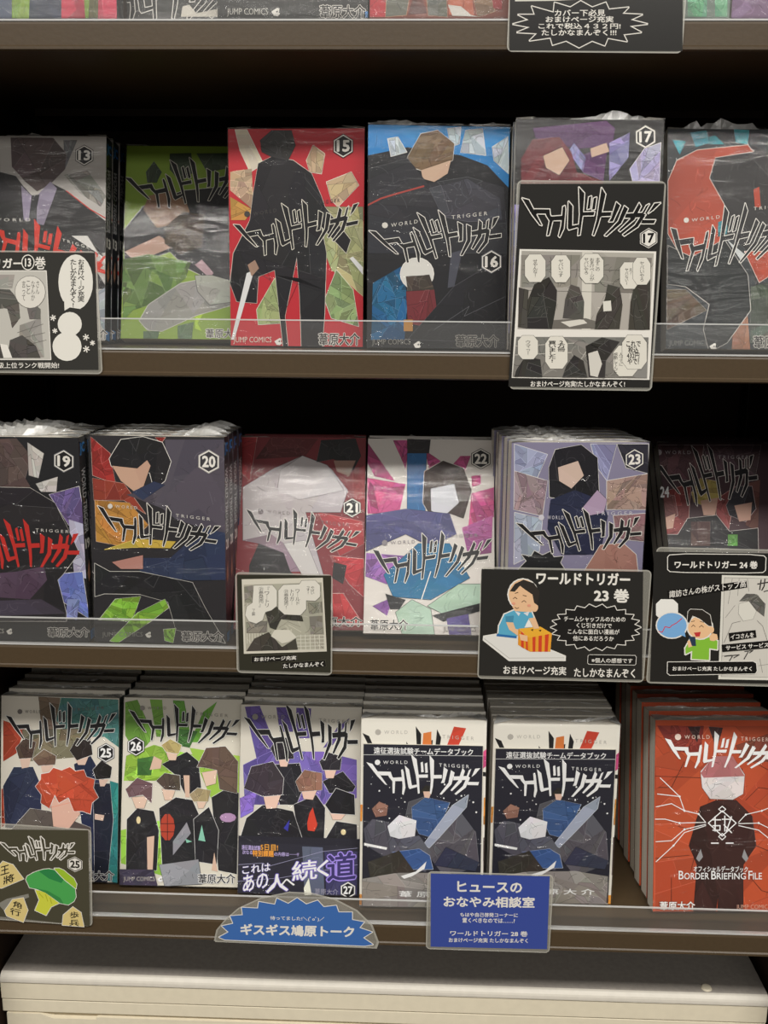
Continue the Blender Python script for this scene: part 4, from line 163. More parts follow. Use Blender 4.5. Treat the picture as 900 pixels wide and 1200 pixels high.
'BBF':[["b",[192,82,48]],["f",[180,78,49],[[0.4,170.6],[132.2,170.7],[135.6,-7.3],[1.7,-0.9]],6,0.18],["f",[134,53,45],[[1.3,171.2],[43.8,170.6],[41.3,144.1],[14.8,148.6]],4,0.3],["f",[64,41,40],[[29.2,170.1],[40.9,170.1],[38.2,155.9]],2,0.25],["f",[64,41,40],[[48.3,170.1],[61.5,169.2],[55.9,150.0]],2,0.25],["f",[120,64,49],[[73.5,153.0],[114.5,167.7],[115.1,138.2],[79.7,138.2]],3,0.25],["l",[64,36,29],0.45,[[0.5,125.0],[41.7,123.5],[50.8,102.8]]],["l",[64,36,29],0.45,[[21.7,79.2],[42.5,73.2],[34.2,37.7]]],["l",[64,36,29],0.45,[[88.5,138.2],[115.3,124.9]]],["l",[64,36,29],0.45,[[83.3,102.8],[94.9,114.6],[115.6,111.6]]],["l",[64,36,29],0.45,[[1.6,49.6],[32.5,52.5]]],["l",[64,36,29],0.45,[[16.6,31.8],[16.9,8.0],[2.8,2.1]]],["l",[64,36,29],0.45,[[84.4,37.5],[99.5,19.6],[123.4,13.6]]],["l",[64,36,29],0.45,[[92.9,61.3],[122.7,49.3]]],["l",[64,36,29],0.45,[[26.7,138.3],[15.3,114.7],[3.6,114.7]]],["f",[62,38,35],[[32.3,61.4],[42.1,96.9],[56.7,102.8],[74.4,102.8],[89.4,88.0],[93.5,61.3],[81.9,43.5],[82.8,-5.6],[59.1,-4.7],[60.4,22.7],[57.0,-4.0],[37.2,-2.5],[40.0,43.6]],4,0.2,[32,23,22],0.4],["f",[220,214,214],[[41.6,129.4],[53.1,142.7],[70.8,142.7],[82.0,126.4],[80.8,108.7],[71.5,103.4],[50.8,104.3],[43.3,114.6]],4,0.1,[64,47,47],0.3],["f",[180,114,116],[[41.6,127.9],[53.1,143.3],[70.8,143.3],[82.0,125.0],[44.6,123.5]],3,0.14],["l",[239,239,239],0.75,[[47.0,82.7],[40.4,90.4],[27.4,93.4],[22.8,106.4],[4.9,123.5]]],["l",[239,239,239],0.75,[[47.0,82.7],[23.2,82.1],[9.9,85.7],[1.0,85.7]]],["l",[239,239,239],0.75,[[47.1,80.9],[27.7,76.2],[16.0,65.9],[1.9,65.0]]],["l",[239,239,239],0.75,[[47.1,79.7],[27.7,73.3],[17.9,61.4],[2.2,46.6]]],["l",[239,239,239],0.75,[[27.4,93.4],[15.5,99.9],[1.5,97.0]]],["l",[239,239,239],0.75,[[77.1,82.7],[83.5,89.8],[98.2,93.3],[121.7,102.8]]],["l",[239,239,239],0.75,[[77.1,81.5],[95.4,82.0],[104.4,77.6],[122.2,76.1]]],["l",[239,239,239],0.75,[[77.2,79.7],[95.6,75.5],[107.6,65.7],[122.5,61.2]]],["l",[239,239,239],0.75,[[22.8,106.4],[15.4,107.3],[2.5,108.8]]],["p",[239,239,239],[[23.8,106.4],[23.5,105.7],[22.8,105.4],[22.1,105.7],[21.8,106.4],[22.1,107.1],[22.8,107.4],[23.5,107.1]]],["p",[239,239,239],[[28.4,93.4],[28.2,92.6],[27.4,92.3],[26.7,92.7],[26.4,93.4],[26.7,94.1],[27.4,94.4],[28.1,94.1]]],["p",[239,239,239],[[41.5,90.4],[41.2,89.7],[40.4,89.4],[39.7,89.7],[39.4,90.4],[39.7,91.1],[40.4,91.4],[41.1,91.1]]],["p",[239,239,239],[[24.2,82.1],[23.9,81.4],[23.2,81.1],[22.4,81.4],[22.1,82.1],[22.4,82.9],[23.1,83.2],[23.9,82.9]]],["p",[239,239,239],[[18.9,61.4],[18.6,60.7],[17.9,60.4],[17.2,60.7],[16.9,61.4],[17.1,62.2],[17.9,62.5],[18.6,62.2]]],["p",[239,239,239],[[28.7,76.2],[28.4,75.5],[27.7,75.2],[27.0,75.5],[26.6,76.2],[26.9,77.0],[27.7,77.3],[28.4,77.0]]],["p",[239,239,239],[[96.5,82.0],[96.2,81.3],[95.5,81.0],[94.7,81.3],[94.4,82.0],[94.7,82.8],[95.4,83.1],[96.2,82.8]]],["p",[239,239,239],[[84.5,89.8],[84.2,89.0],[83.5,88.7],[82.8,89.0],[82.5,89.8],[82.8,90.5],[83.5,90.8],[84.2,90.5]]],["p",[239,239,239],[[99.2,93.3],[98.9,92.6],[98.2,92.3],[97.5,92.6],[97.2,93.3],[97.5,94.0],[98.2,94.3],[98.9,94.0]]],["l",[239,239,239],1.0,[[61.9,93.3],[74.8,82.1],[62.3,70.2],[49.4,82.1],[61.9,93.3]]],["l",[239,239,239],0.8,[[61.8,97.5],[65.1,94.8],[61.9,92.2],[58.6,94.8],[61.8,97.5]]],["l",[239,239,239],0.8,[[62.2,72.6],[65.5,69.6],[62.3,66.7],[59.0,69.7],[62.2,72.6]]],["l",[239,239,239],1.1,[[55.5,88.0],[55.7,74.7]]],["l",[239,239,239],1.1,[[52.9,85.1],[60.6,85.1]]],["l",[239,239,239],1.1,[[53.6,79.7],[60.1,79.7]]],["l",[239,239,239],1.1,[[53.6,75.6],[60.1,75.6],[60.1,79.7]]],["l",[239,239,239],1.1,[[64.3,88.6],[64.6,74.7]]],["l",[239,239,239],1.1,[[62.0,85.6],[70.3,85.6]]],["l",[239,239,239],1.1,[[63.6,80.6],[70.8,73.2]]],["l",[239,239,239],1.1,[[70.5,88.0],[66.0,74.7]]],["p",[239,239,239],[[52.0,64.3],[59.1,64.3],[59.2,63.1],[52.1,63.1]]],["p",[239,239,239],[[65.6,64.3],[72.7,64.3],[72.7,63.1],[65.6,63.1]]],["p",[151,151,153],[[42.7,58.4],[44.9,51.0],[41.4,46.6],[38.7,49.5]]],["p",[151,151,153],[[82.6,58.3],[80.6,50.9],[84.3,46.5],[86.6,49.4]]],["T",[[8.7,159.6],[112.6,141.6],[53.7,166.2]],[239,239,239],[239,239,239],0.12],["t","W O R L D",[239,218,205],[[26.4,159.2],[49.3,159.2],[26.3,162.7]],0],["t","T R I G G E R",[239,218,205],[[77.9,157.7],[102.9,156.8],[77.8,161.2]],0],["p",[239,218,205],[[23.4,160.9],[22.5,158.8],[20.4,157.9],[18.3,158.8],[17.4,160.9],[18.2,163.0],[20.3,163.9],[22.5,163.1]]],["t","オフィシャルデータブック",[239,239,239],[[36.5,37.4],[86.2,36.6],[36.5,43.0]],0.02],["t","B",[239,239,239],[[23.1,30.6],[27.5,30.6],[23.0,38.3]],0.015],["t","ORDER",[239,239,239],[[28.1,30.5],[50.8,30.5],[28.0,36.5]],0.015],["t","B",[239,239,239],[[52.9,30.5],[57.3,30.5],[52.8,38.2]],0.015],["t","RIEFING",[239,239,239],[[57.9,30.5],[84.5,30.4],[57.8,36.4]],0.015],["t","F",[239,239,239],[[86.9,30.4],[90.5,30.4],[86.8,38.1]],0.015],["t","ILE",[239,239,239],[[91.1,30.4],[99.3,30.4],[90.9,36.3]],0.015],["t","葦原大介",[239,239,236],[[6.1,2.4],[38.3,2.3],[6.0,10.1]],0.03,[116,53,38],0.06],["t","JUMP COMICS",[218,169,147],[[76.3,-4.4],[107.4,-4.5],[76.2,1.0]],0.0],["p",[239,239,239],[[109.5,-1.3],[113.2,1.1],[114.5,0.6],[114.0,-1.9],[115.1,-2.7],[113.5,-4.3],[111.1,-4.0]]],["p",[32,31,33],[[112.1,-1.6],[113.5,-0.5],[113.5,-2.1]]]],
}
POSE={
'15':(-0.1585,0.0666,0.0472,-0.0462,1),
'16':(-0.0408,0.0370,0.0894,0.0384,1),
'18':(0.1978,0.0211,0.2208,0.0252,1),
'17':(0.0740,0.0075,0.1232,0.0137,1),
'14':(-0.2600,0.0880,0.2967,0.0297,1),
'13':(-0.3830,0.0750,0.1902,0.0000,1),
'20':(-0.2698,0.0070,0.0703,-0.0129,2),
'19':(-0.3873,0.0075,0.0046,0.0000,2),
'21':(-0.1550,0.0268,0.4585,0.0372,2),
'22':(-0.0421,0.0243,0.4486,0.0043,2),
'23':(0.0785,0.0068,0.0351,0.0929,2),
'24':(0.2365,0.0700,0.5760,0.0349,2),
'25':(-0.3886,0.0468,0.1896,-0.0080,3),
'26':(-0.2722,0.0416,0.2500,0.0050,3),
'27':(-0.1586,0.0348,0.2191,-0.0023,3),
'28a':(-0.0444,0.0227,0.1355,0.0069,3),
'28b':(0.0745,0.0356,0.0388,0.0248,3),
'BBF':(0.2229,0.0248,0.1826,0.0521,3),
'0a':(-0.3435,0.0220,0.0698,0.0000,0),
'0b':(-0.2295,0.0450,0.0698,0.0000,0),
'0c':(-0.1535,0.0200,0.0698,0.0000,0),
'0d':(-0.0392,0.0220,0.0698,0.0000,0),
'0f':(0.1145,0.0220,0.0698,0.0000,0),
'0g':(0.2290,0.0220,0.0698,0.0000,0),
}
CARD={
'0':([0.1256,-0.002,0.2184,-0.0077,126.591,76.5564],[["p",[40,39,37],[[-63.9,31.6],[58.1,32.3],[63.5,-36.8],[-61.4,-37.4]]],["p",[210,206,196],[[-60.4,30.3],[20.0,30.7],[16.3,-1.6],[-32.7,-4.1],[-58.8,-4.6]]],["p",[40,39,37],[[-56.6,28.3],[14.3,28.7],[13.3,0.2],[-55.2,-2.3]]],["p",[33,32,32],[[-59.6,-19.7],[-48.5,-16.8],[-56.2,-13.4],[-44.2,-13.3],[-46.7,-7.8],[-30.8,-11.8],[-30.4,-5.2],[-19.0,-8.3],[-11.8,-4.1],[-3.3,-8.2],[6.2,-4.9],[8.7,-9.5],[22.7,-8.0],[18.6,-12.2],[32.8,-12.7],[24.8,-16.2],[36.9,-18.9],[24.4,-20.4],[32.9,-24.5],[20.3,-26.0],[23.1,-30.6],[9.2,-28.4],[7.3,-33.5],[-1.9,-30.4],[-11.1,-35.0],[-20.7,-30.5],[-30.3,-33.4],[-32.1,-28.5],[-47.1,-30.7],[-42.0,-25.8],[-56.4,-25.2],[-47.5,-21.7]],[227,223,215],0.8],["t","カバー下必見",[227,223,215],[[-29.9,-14.2],[6.3,-13.9],[-30.1,-9.9]],0.03],["t","おまけページ充実",[227,223,215],[[-36.0,-18.4],[12.5,-18.0],[-36.2,-14.3]],0.03],["t","これで税込４３２円!",[227,223,215],[[-41.0,-22.7],[17.8,-22.3],[-41.2,-19.0]],0.03],["t","たしかなまんぞく!!!",[227,223,215],[[-38.5,-27.2],[15.1,-26.7],[-38.7,-23.3]],0.03]]),
'13':([-0.3089,-0.002,-0.0088,-0.0016,122.0876,93.8521],[["p",[54,53,50],[[-52.8,45.5],[60.0,45.9],[58.0,-43.6],[-60.7,-45.1]]],["p",[190,187,179],[[-44.4,31.1],[20.8,31.7],[20.1,-35.7],[-50.1,-36.5]],[227,223,215],0.8],["f",[153,150,143],[[-42.6,28.5],[-3.8,28.9],[-6.5,18.6],[-43.5,18.2]],3,0.15],["f",[153,150,143],[[-2.7,-9.6],[14.4,-3.8],[15.3,-34.3],[-5.4,-34.5]],3,0.15],["l",[100,97,92],0.35,[[-5.0,-15.4],[16.0,-8.5]]],["l",[100,97,92],0.35,[[0.6,-19.1],[17.0,-15.1]]],["l",[100,97,92],0.35,[[6.2,-23.8],[17.7,-20.8]]],["f",[100,97,92],[[-31.7,7.1],[-16.2,18.0],[-8.5,17.6],[-2.3,9.3],[-1.8,-3.9],[-8.7,-11.6],[-11.5,3.5],[-32.2,1.4]],4,0.25],["f",[80,77,73],[[-11.3,-21.2],[-1.2,-17.2],[9.0,-25.7],[12.3,-34.8],[-14.3,-35.1]],3,0.2],["f",[80,77,73],[[-38.8,-19.6],[-19.4,-24.1],[-16.3,-35.1],[-40.1,-35.4]],3,0.2],["p",[227,223,215],[[-19.4,-24.1],[-13.6,-25.0],[-10.4,-35.1],[-17.3,-35.2]]],["f",[112,109,104],[[4.1,3.7],[10.2,7.0],[14.8,2.9],[14.3,-4.7],[5.5,-4.8]],2,0.2],["p",[219,215,206],[[19.3,16.0],[18.5,12.3],[16.5,8.9],[13.7,6.1],[10.3,4.3],[6.6,3.7],[3.0,4.3],[-0.2,6.0],[-2.7,8.7],[-4.1,12.0],[-4.4,15.8],[-3.6,19.6],[-1.7,23.0],[1.2,25.7],[4.6,27.4],[8.3,28.0],[11.9,27.5],[15.1,25.8],[17.5,23.1],[19.0,19.8]],[100,97,92],0.4],["t","さ\nん",[85,83,79],[[11.8,14.4],[14.7,14.4],[12.5,24.4]],0],["t","な\nん\nか",[85,83,79],[[7.8,9.4],[10.8,9.4],[8.9,24.3]],0],["t","こ\nと",[85,83,79],[[4.5,14.3],[7.4,14.4],[5.2,24.3]],0],["t","言\nっ\nて",[85,83,79],[[0.5,9.3],[3.4,9.3],[1.6,24.3]],0],["t","ワールドトリガー",[227,223,215],[[-61.7,33.4],[2.2,34.0],[-61.0,40.4]],0.04],["p",[40,39,37],[[11.8,38.3],[11.4,36.7],[10.7,35.2],[9.7,34.1],[8.4,33.3],[7.0,33.0],[5.6,33.3],[4.4,34.0],[3.5,35.1],[3.0,36.6],[2.9,38.2],[3.2,39.8],[3.9,41.2],[5.0,42.4],[6.3,43.1],[7.7,43.4],[9.0,43.1],[10.2,42.4],[11.1,41.3],[11.7,39.9]],[227,223,215],0.9],["t","13",[227,223,215],[[4.9,35.2],[9.4,35.3],[5.3,41.0]],0.05],["t","巻",[227,223,215],[[12.5,33.2],[20.7,33.3],[13.1,42.4]],0.03],["p",[227,224,215],[[46.1,3.4],[49.5,5.6],[52.5,9.0],[54.9,13.4],[56.6,18.4],[57.3,23.9],[57.2,29.3],[56.1,34.3],[54.2,38.6],[51.6,41.8],[48.4,43.9],[45.0,44.5],[41.5,43.8],[38.1,41.7],[35.1,38.4],[32.7,34.1],[31.0,29.0],[30.2,23.6],[30.4,18.2],[31.4,13.1],[33.3,8.8],[33.9,9.6],[33.7,1.9],[38.1,4.5]]],["t","お\nま\nけ\nペ\n｜\nジ\n充\n実",[39,37,35],[[44.7,8.7],[49.6,8.7],[46.6,40.9]],0.03],["t","た\nし\nか\nな\nま\nん\nぞ\nく\n!",[39,37,35],[[38.4,4.5],[43.3,4.6],[40.6,40.8]],0.03],["p",[227,224,215],[[46.8,-8.1],[46.2,-11.0],[44.6,-13.6],[42.4,-15.7],[39.7,-17.1],[36.7,-17.5],[33.7,-17.1],[31.1,-15.8],[29.1,-13.8],[27.9,-11.2],[27.7,-8.3],[28.3,-5.5],[29.8,-2.9],[32.1,-0.8],[34.8,0.5],[37.8,1.0],[40.7,0.6],[43.3,-0.7],[45.3,-2.7],[46.5,-5.3]]],["p",[227,224,215],[[45.6,-25.5],[44.8,-29.0],[43.0,-32.1],[40.3,-34.7],[37.0,-36.3],[33.3,-36.9],[29.8,-36.4],[26.6,-34.8],[24.2,-32.4],[22.8,-29.2],[22.4,-25.7],[23.2,-22.2],[25.1,-19.1],[27.8,-16.6],[31.1,-14.9],[34.7,-14.3],[38.2,-14.8],[41.4,-16.4],[43.8,-18.9],[45.2,-22.0]]],["l",[227,223,215],0.9,[[22.3,-3.1],[26.3,-4.2]]],["l",[227,223,215],0.9,[[24.0,-1.6],[24.7,-5.7]]],["l",[227,223,215],0.9,[[26.0,-2.2],[22.7,-5.1]]],["l",[227,223,215],0.9,[[23.5,-13.1],[26.8,-14.1]]],["l",[227,223,215],0.9,[[24.9,-11.9],[25.5,-15.3]]],["l",[227,223,215],0.9,[[26.5,-12.4],[23.8,-14.8]]],["l",[227,223,215],0.9,[[47.4,-17.6],[51.8,-18.9]]],["l",[227,223,215],0.9,[[49.2,-16.0],[50.0,-20.5]]],["l",[227,223,215],0.9,[[51.4,-16.7],[47.8,-19.8]]],["l",[227,223,215],0.9,[[52.8,-22.1],[56.1,-23.1]]],["l",[227,223,215],0.9,[[54.2,-20.9],[54.8,-24.3]]],["l",[227,223,215],0.9,[[55.8,-21.4],[53.1,-23.8]]],["l",[227,223,215],0.9,[[47.0,-26.7],[51.6,-28.1]]],["l",[227,223,215],0.9,[[48.9,-25.1],[49.7,-29.8]]],["l",[227,223,215],0.9,[[51.2,-25.8],[47.4,-29.1]]],["t","B級上位ランク戦開始!",[227,223,215],[[-25.3,-43.3],[26.6,-42.6],[-25.0,-38.8]],0.02]]),
'17':([0.1281,-0.0022,0.0139,-0.0021,110.7384,155.4124],[["p",[40,39,37],[[-52.9,75.1],[54.0,76.0],[53.5,-75.2],[-55.9,-75.8]]],["p",[227,223,215],[[-51.4,28.0],[51.4,27.2],[53.0,-69.1],[-53.6,-69.0]]],["f",[171,166,157],[[-49.8,26.7],[49.7,25.9],[50.4,-31.2],[-50.6,-31.6]],2,0.06],["f",[135,131,124],[[-50.1,23.7],[-5.4,24.1],[-6.7,0.2],[-49.1,-0.2]],3,0.15],["f",[135,131,124],[[5.3,23.1],[48.4,22.5],[48.5,-3.5],[6.8,-2.9]],3,0.15],["p",[208,204,193],[[-4.2,26.7],[3.6,26.8],[5.5,-31.3],[-1.4,-31.4]]],["l",[100,97,92],0.3,[[-49.1,-2.4],[49.1,-3.5]]],["l",[100,97,92],0.3,[[-34.6,23.8],[-34.6,-0.0]]],["l",[100,97,92],0.3,[[-21.3,24.0],[-21.0,0.1]]],["l",[100,97,92],0.3,[[-12.4,24.0],[-11.6,0.2]]],["l",[100,97,92],0.3,[[-49.7,12.9],[-5.2,13.3]]],["l",[100,97,92],0.3,[[5.9,13.4],[48.0,12.8]]],["f",[110,106,100],[[-25.6,-24.6],[1.2,-22.7],[12.6,-25.9],[10.7,-30.4],[-24.2,-30.8]],1,0.1],["p",[212,208,198],[[-17.7,-25.8],[-1.0,-23.4],[2.6,-26.5],[-10.8,-29.5]]],["f",[57,55,52],[[-44.3,-31.0],[-44.2,-11.1],[-39.2,2.1],[-28.3,7.7],[-21.8,-2.1],[-21.7,-13.1],[-24.2,-31.2]],3,0.25],["f",[82,79,74],[[-16.3,-22.9],[-15.2,-8.6],[-11.7,2.4],[-4.9,0.3],[-0.6,-10.6],[-0.5,-23.9]],3,0.25],["f",[65,62,58],[[8.4,-30.9],[9.6,-19.3],[14.9,-8.3],[16.5,2.7],[25.5,0.6],[28.6,-12.5],[27.5,-30.6]],3,0.25],["f",[67,64,59],[[34.3,-31.0],[34.5,-10.3],[37.0,5.1],[48.2,9.5],[50.6,-30.8]],3,0.2],["f",[74,71,67],[[-50.2,-30.0],[-50.9,-0.2],[-43.5,-2.3],[-43.9,-17.7],[-42.9,-31.0]],2,0.2],["p",[217,214,204],[[13.5,-10.0],[19.5,-9.3],[20.6,-17.0],[14.4,-17.5]]],["p",[219,215,204],[[-47.1,19.6],[-43.8,24.2],[-35.2,24.3],[-31.5,19.7],[-31.0,8.5],[-34.3,3.9],[-42.9,3.8],[-46.6,8.4]],[69,68,64],0.3],["p",[219,215,204],[[-27.1,19.2],[-24.1,23.7],[-16.3,23.8],[-12.9,19.4],[-12.3,8.4],[-15.3,3.9],[-23.1,3.8],[-26.5,8.3]],[69,68,64],0.3],["p",[219,215,204],[[-5.6,20.1],[-1.9,25.0],[7.9,25.1],[12.1,20.3],[12.8,8.4],[9.1,3.5],[-0.7,3.4],[-4.9,8.2]],[69,68,64],0.3],["p",[219,215,204],[[24.9,14.6],[27.8,19.0],[35.6,19.1],[39.0,14.8],[39.7,4.0],[36.8,-0.4],[29.0,-0.5],[25.6,3.9]],[69,68,64],0.3],["p",[219,215,204],[[34.4,18.1],[37.1,22.6],[44.3,22.6],[47.6,18.2],[48.4,7.3],[45.7,2.8],[38.4,2.7],[35.1,7.1]],[69,68,64],0.3],["t","せ\nや\nん\nな\n!",[69,68,64],[[-40.5,7.5],[-37.0,7.6],[-41.1,20.5]],0],["t","ヤ\nバ\nい\nっ\nす",[69,68,64],[[-21.2,7.7],[-17.6,7.8],[-21.8,20.7]],0],["t","ま\nず\nこ\nの",[69,68,64],[[6.5,12.4],[9.9,12.5],[6.0,22.1]],0],["t","お\nま\nけ\nペ\n｜\nジ\nが",[69,68,64],[[2.6,5.1],[6.1,5.2],[1.7,22.0]],0],["t","ヤ\nバ\nい\nや\nろ",[69,68,64],[[-1.9,9.9],[1.5,10.0],[-2.6,22.0]],0],["t","え\n?",[69,68,64],[[32.1,9.8],[34.6,9.8],[31.8,14.8]],0],["t","ヤ\nバ\nな\nい\n?",[69,68,64],[[29.5,2.4],[32.0,2.4],[28.7,14.7]],0],["t","ヤ\nバ\nい\nや\nろ",[69,68,64],[[40.5,5.1],[43.7,5.1],[39.5,19.8]],0],["f",[130,127,121],[[-51.2,-37.4],[49.9,-36.6],[50.9,-67.6],[-53.0,-67.8]],3,0.15],["l",[190,186,177],0.5,[[-51.8,-44.5],[-6.7,-41.7]]],["l",[190,186,177],0.5,[[-51.6,-51.3],[-8.6,-48.9]]],["l",[190,186,177],0.5,[[-5.7,-62.0],[6.8,-41.6]]],["f",[54,52,50],[[-51.4,-67.8],[-50.0,-62.6],[-43.6,-52.3],[-32.1,-54.4],[-29.9,-68.0]],3,0.25],["f",[54,52,50],[[-14.4,-67.8],[-12.1,-59.8],[-6.3,-50.7],[1.2,-55.1],[4.9,-67.7]],3,0.25],["f",[54,52,50],[[2.4,-43.9],[14.4,-37.0],[28.1,-40.2],[18.4,-54.9],[18.5,-67.8],[6.0,-67.5]],3,0.25],["p",[208,204,195],[[4.5,-49.4],[11.6,-47.1],[15.6,-57.2],[12.8,-67.4],[7.1,-66.3]]],["p",[219,215,204],[[-50.0,-40.5],[-46.7,-36.4],[-38.2,-36.3],[-34.6,-40.3],[-34.1,-50.2],[-37.4,-54.3],[-45.9,-54.4],[-49.6,-50.4]],[69,68,64],0.3],["p",[219,215,204],[[-28.8,-42.4],[-25.2,-36.8],[-15.8,-36.7],[-11.7,-42.2],[-11.0,-55.8],[-14.6,-61.4],[-24.1,-61.5],[-28.2,-56.0]],[69,68,64],0.3],["p",[219,215,204],[[23.7,-48.4],[27.6,-43.1],[38.0,-43.0],[42.6,-48.2],[43.4,-61.0],[39.5,-66.4],[29.1,-66.5],[24.5,-61.3]],[69,68,64],0.3],["p",[219,215,204],[[30.0,-40.9],[33.8,-35.0],[44.2,-34.9],[48.8,-40.6],[49.8,-54.9],[45.9,-60.8],[35.5,-61.0],[30.9,-55.2]],[69,68,64],0.3],["t","ウ\nマ\nっ\n!",[69,68,64],[[-43.4,-51.2],[-39.8,-51.1],[-43.9,-40.0]],0],["t","2\n万\n冊",[48,46,43],[[-19.0,-48.3],[-13.4,-48.2],[-19.4,-40.1]],0.03],["t","買\nい\nま\nし\nた\n!",[48,46,43],[[-25.7,-56.6],[-20.0,-56.5],[-26.4,-40.2]],0.03],["t","人\nづ\nて\nに",[69,68,64],[[28.6,-58.7],[31.8,-58.6],[27.9,-48.5]],0],["t","感\n動\nし\nて\nん\nど",[69,68,64],[[24.8,-63.8],[28.1,-63.8],[23.9,-48.5]],0],["t","これで\n税込\n432円\nやで?",[48,46,43],[[34.4,-57.4],[45.2,-57.2],[33.2,-39.5]],0.03],["t","おまけページ充実!たしかなまんぞく!",[227,223,215],[[-38.7,-75.6],[34.2,-74.8],[-38.9,-71.1]],0.03],["T",[[-51.2,64.8],[49.0,48.7],[-9.3,72.9]],[24,23,22],[227,223,215],0.7],["h","17",[[44.8,36.8],[44.3,44.2]],[227,223,215],[24,23,22],[227,223,215]]]),
'21':([-0.1066,-0.002,-0.2607,-0.0074,80.505,87.9693],[["p",[49,48,39],[[-38.8,42.0],[39.1,43.2],[38.9,-41.5],[-38.1,-41.6]]],["p",[209,204,189],[[-34.8,38.1],[32.2,41.2],[35.7,-22.7],[-34.0,-26.9]]],["f",[169,165,150],[[-33.3,33.4],[31.2,37.2],[34.2,-20.9],[-32.4,-24.6]],2,0.06],["f",[133,129,119],[[20.0,19.4],[31.4,20.6],[31.8,11.2],[21.0,9.6]],3,0.2],["f",[133,129,119],[[21.0,7.5],[31.8,8.5],[32.5,-7.0],[22.0,-8.0]],3,0.2],["f",[133,129,119],[[-32.9,31.8],[-25.9,33.1],[-25.1,18.2],[-32.5,18.0]],3,0.2],["f",[133,129,119],[[-31.5,0.9],[-13.9,2.4],[-14.0,-7.3],[-31.1,-8.3]],3,0.2],["l",[215,212,198],0.5,[[10.7,-9.8],[33.9,-8.6]]],["l",[215,212,198],0.5,[[10.7,-12.8],[33.9,-11.6]]],["l",[215,212,198],0.5,[[10.7,-15.9],[33.9,-14.7]]],["l",[215,212,198],0.5,[[10.7,-18.9],[33.9,-17.7]]],["l",[215,212,198],0.5,[[10.7,-22.0],[33.9,-20.8]]],["l",[215,212,198],0.5,[[13.8,-8.6],[14.2,-22.2]]],["l",[215,212,198],0.5,[[17.7,-8.5],[18.1,-22.1]]],["l",[215,212,198],0.5,[[21.6,-8.4],[22.0,-22.0]]],["l",[215,212,198],0.5,[[25.5,-8.3],[26.0,-21.9]]],["l",[215,212,198],0.5,[[29.5,-8.2],[29.9,-21.7]]],["l",[215,212,198],0.5,[[33.4,-8.1],[33.8,-21.6]]],["l",[215,212,198],0.5,[[-31.1,-8.8],[-31.0,-17.5]]],["l",[215,212,198],0.5,[[-28.8,-8.8],[-28.7,-17.5]]],["l",[215,212,198],0.5,[[-26.6,-8.7],[-26.5,-17.4]]],["l",[215,212,198],0.5,[[-24.3,-8.6],[-24.2,-17.3]]],["l",[215,212,198],0.5,[[-22.0,-8.6],[-21.9,-17.3]]],["l",[215,212,198],0.5,[[-19.7,-8.5],[-19.6,-17.2]]],["l",[215,212,198],0.5,[[-17.5,-8.4],[-17.3,-17.1]]],["f",[69,67,61],[[-31.8,-24.3],[-25.0,-13.0],[-13.0,-7.2],[-1.7,-19.9],[9.7,-12.0],[11.5,-21.7]],3,0.2],["p",[210,206,192],[[-11.0,-10.4],[-7.8,-4.9],[4.5,-4.6],[10.7,-10.9],[3.5,-15.4],[-1.7,-16.7]]],["f",[70,68,62],[[-15.4,9.9],[-10.8,12.2],[-6.1,15.5],[1.5,10.4],[14.9,7.5],[15.9,3.3],[-2.6,4.9],[-6.8,-4.9],[-11.9,-2.9],[-13.9,4.6]],4,0.25],["p",[219,215,204],[[-24.9,33.1],[-9.5,34.0],[-5.7,29.4],[-5.8,16.1],[-10.3,12.2],[-15.4,10.5],[-17.8,3.4],[-23.2,0.2],[-29.4,2.0],[-32.4,7.3],[-30.8,14.9],[-26.1,18.2]],[69,68,64],0.3],["p",[219,215,204],[[-0.4,34.3],[12.9,35.2],[14.9,38.4],[26.1,38.9],[30.0,34.6],[30.0,25.0],[26.1,21.2],[18.5,21.5],[18.5,14.1],[13.8,8.6],[0.5,8.8],[-4.6,13.4],[-4.5,29.4]],[69,68,64],0.3],["t","『\nワ\n｜\nト\nリ",[69,68,64],[[-15.9,14.7],[-11.8,14.8],[-15.7,32.3]],0],["t","㉑\n巻\n発\n売\n』",[69,68,64],[[-21.0,14.6],[-16.9,14.7],[-20.8,32.2]],0],["t","了\n解",[69,68,64],[[-26.7,6.9],[-24.0,7.0],[-26.6,12.8]],0],["t","ワ\n｜\nル\nド",[69,68,64],[[9.6,17.2],[13.4,17.3],[9.6,30.8]],0],["t","ト\nリ\nガ\n｜",[69,68,64],[[4.8,17.1],[8.6,17.2],[4.9,30.7]],0],["t","㉑\n巻\n発\n売\n!",[69,68,64],[[-0.0,13.6],[3.8,13.7],[0.1,30.6]],0],["t","や\nば\nい",[69,68,64],[[22.4,26.9],[25.3,27.0],[22.4,33.8]],0],["t","っ\nす\n!",[69,68,64],[[18.8,26.9],[21.7,26.9],[18.8,33.7]],0],["p",[26,25,22],[[-27.7,-28.6],[10.7,-25.9],[11.2,-31.6],[-27.6,-34.5]],[100,98,83],0.2],["p",[26,25,22],[[-1.8,-33.6],[34.5,-30.3],[35.3,-36.1],[-1.4,-39.6]],[100,98,83],0.2],["t","おまけページ充実",[227,223,215],[[-25.2,-33.2],[10.1,-30.6],[-25.2,-29.6]],0.03],["t","たしかなまんぞく",[227,223,215],[[-0.8,-38.5],[32.9,-35.5],[-0.8,-34.7]],0.03]]),
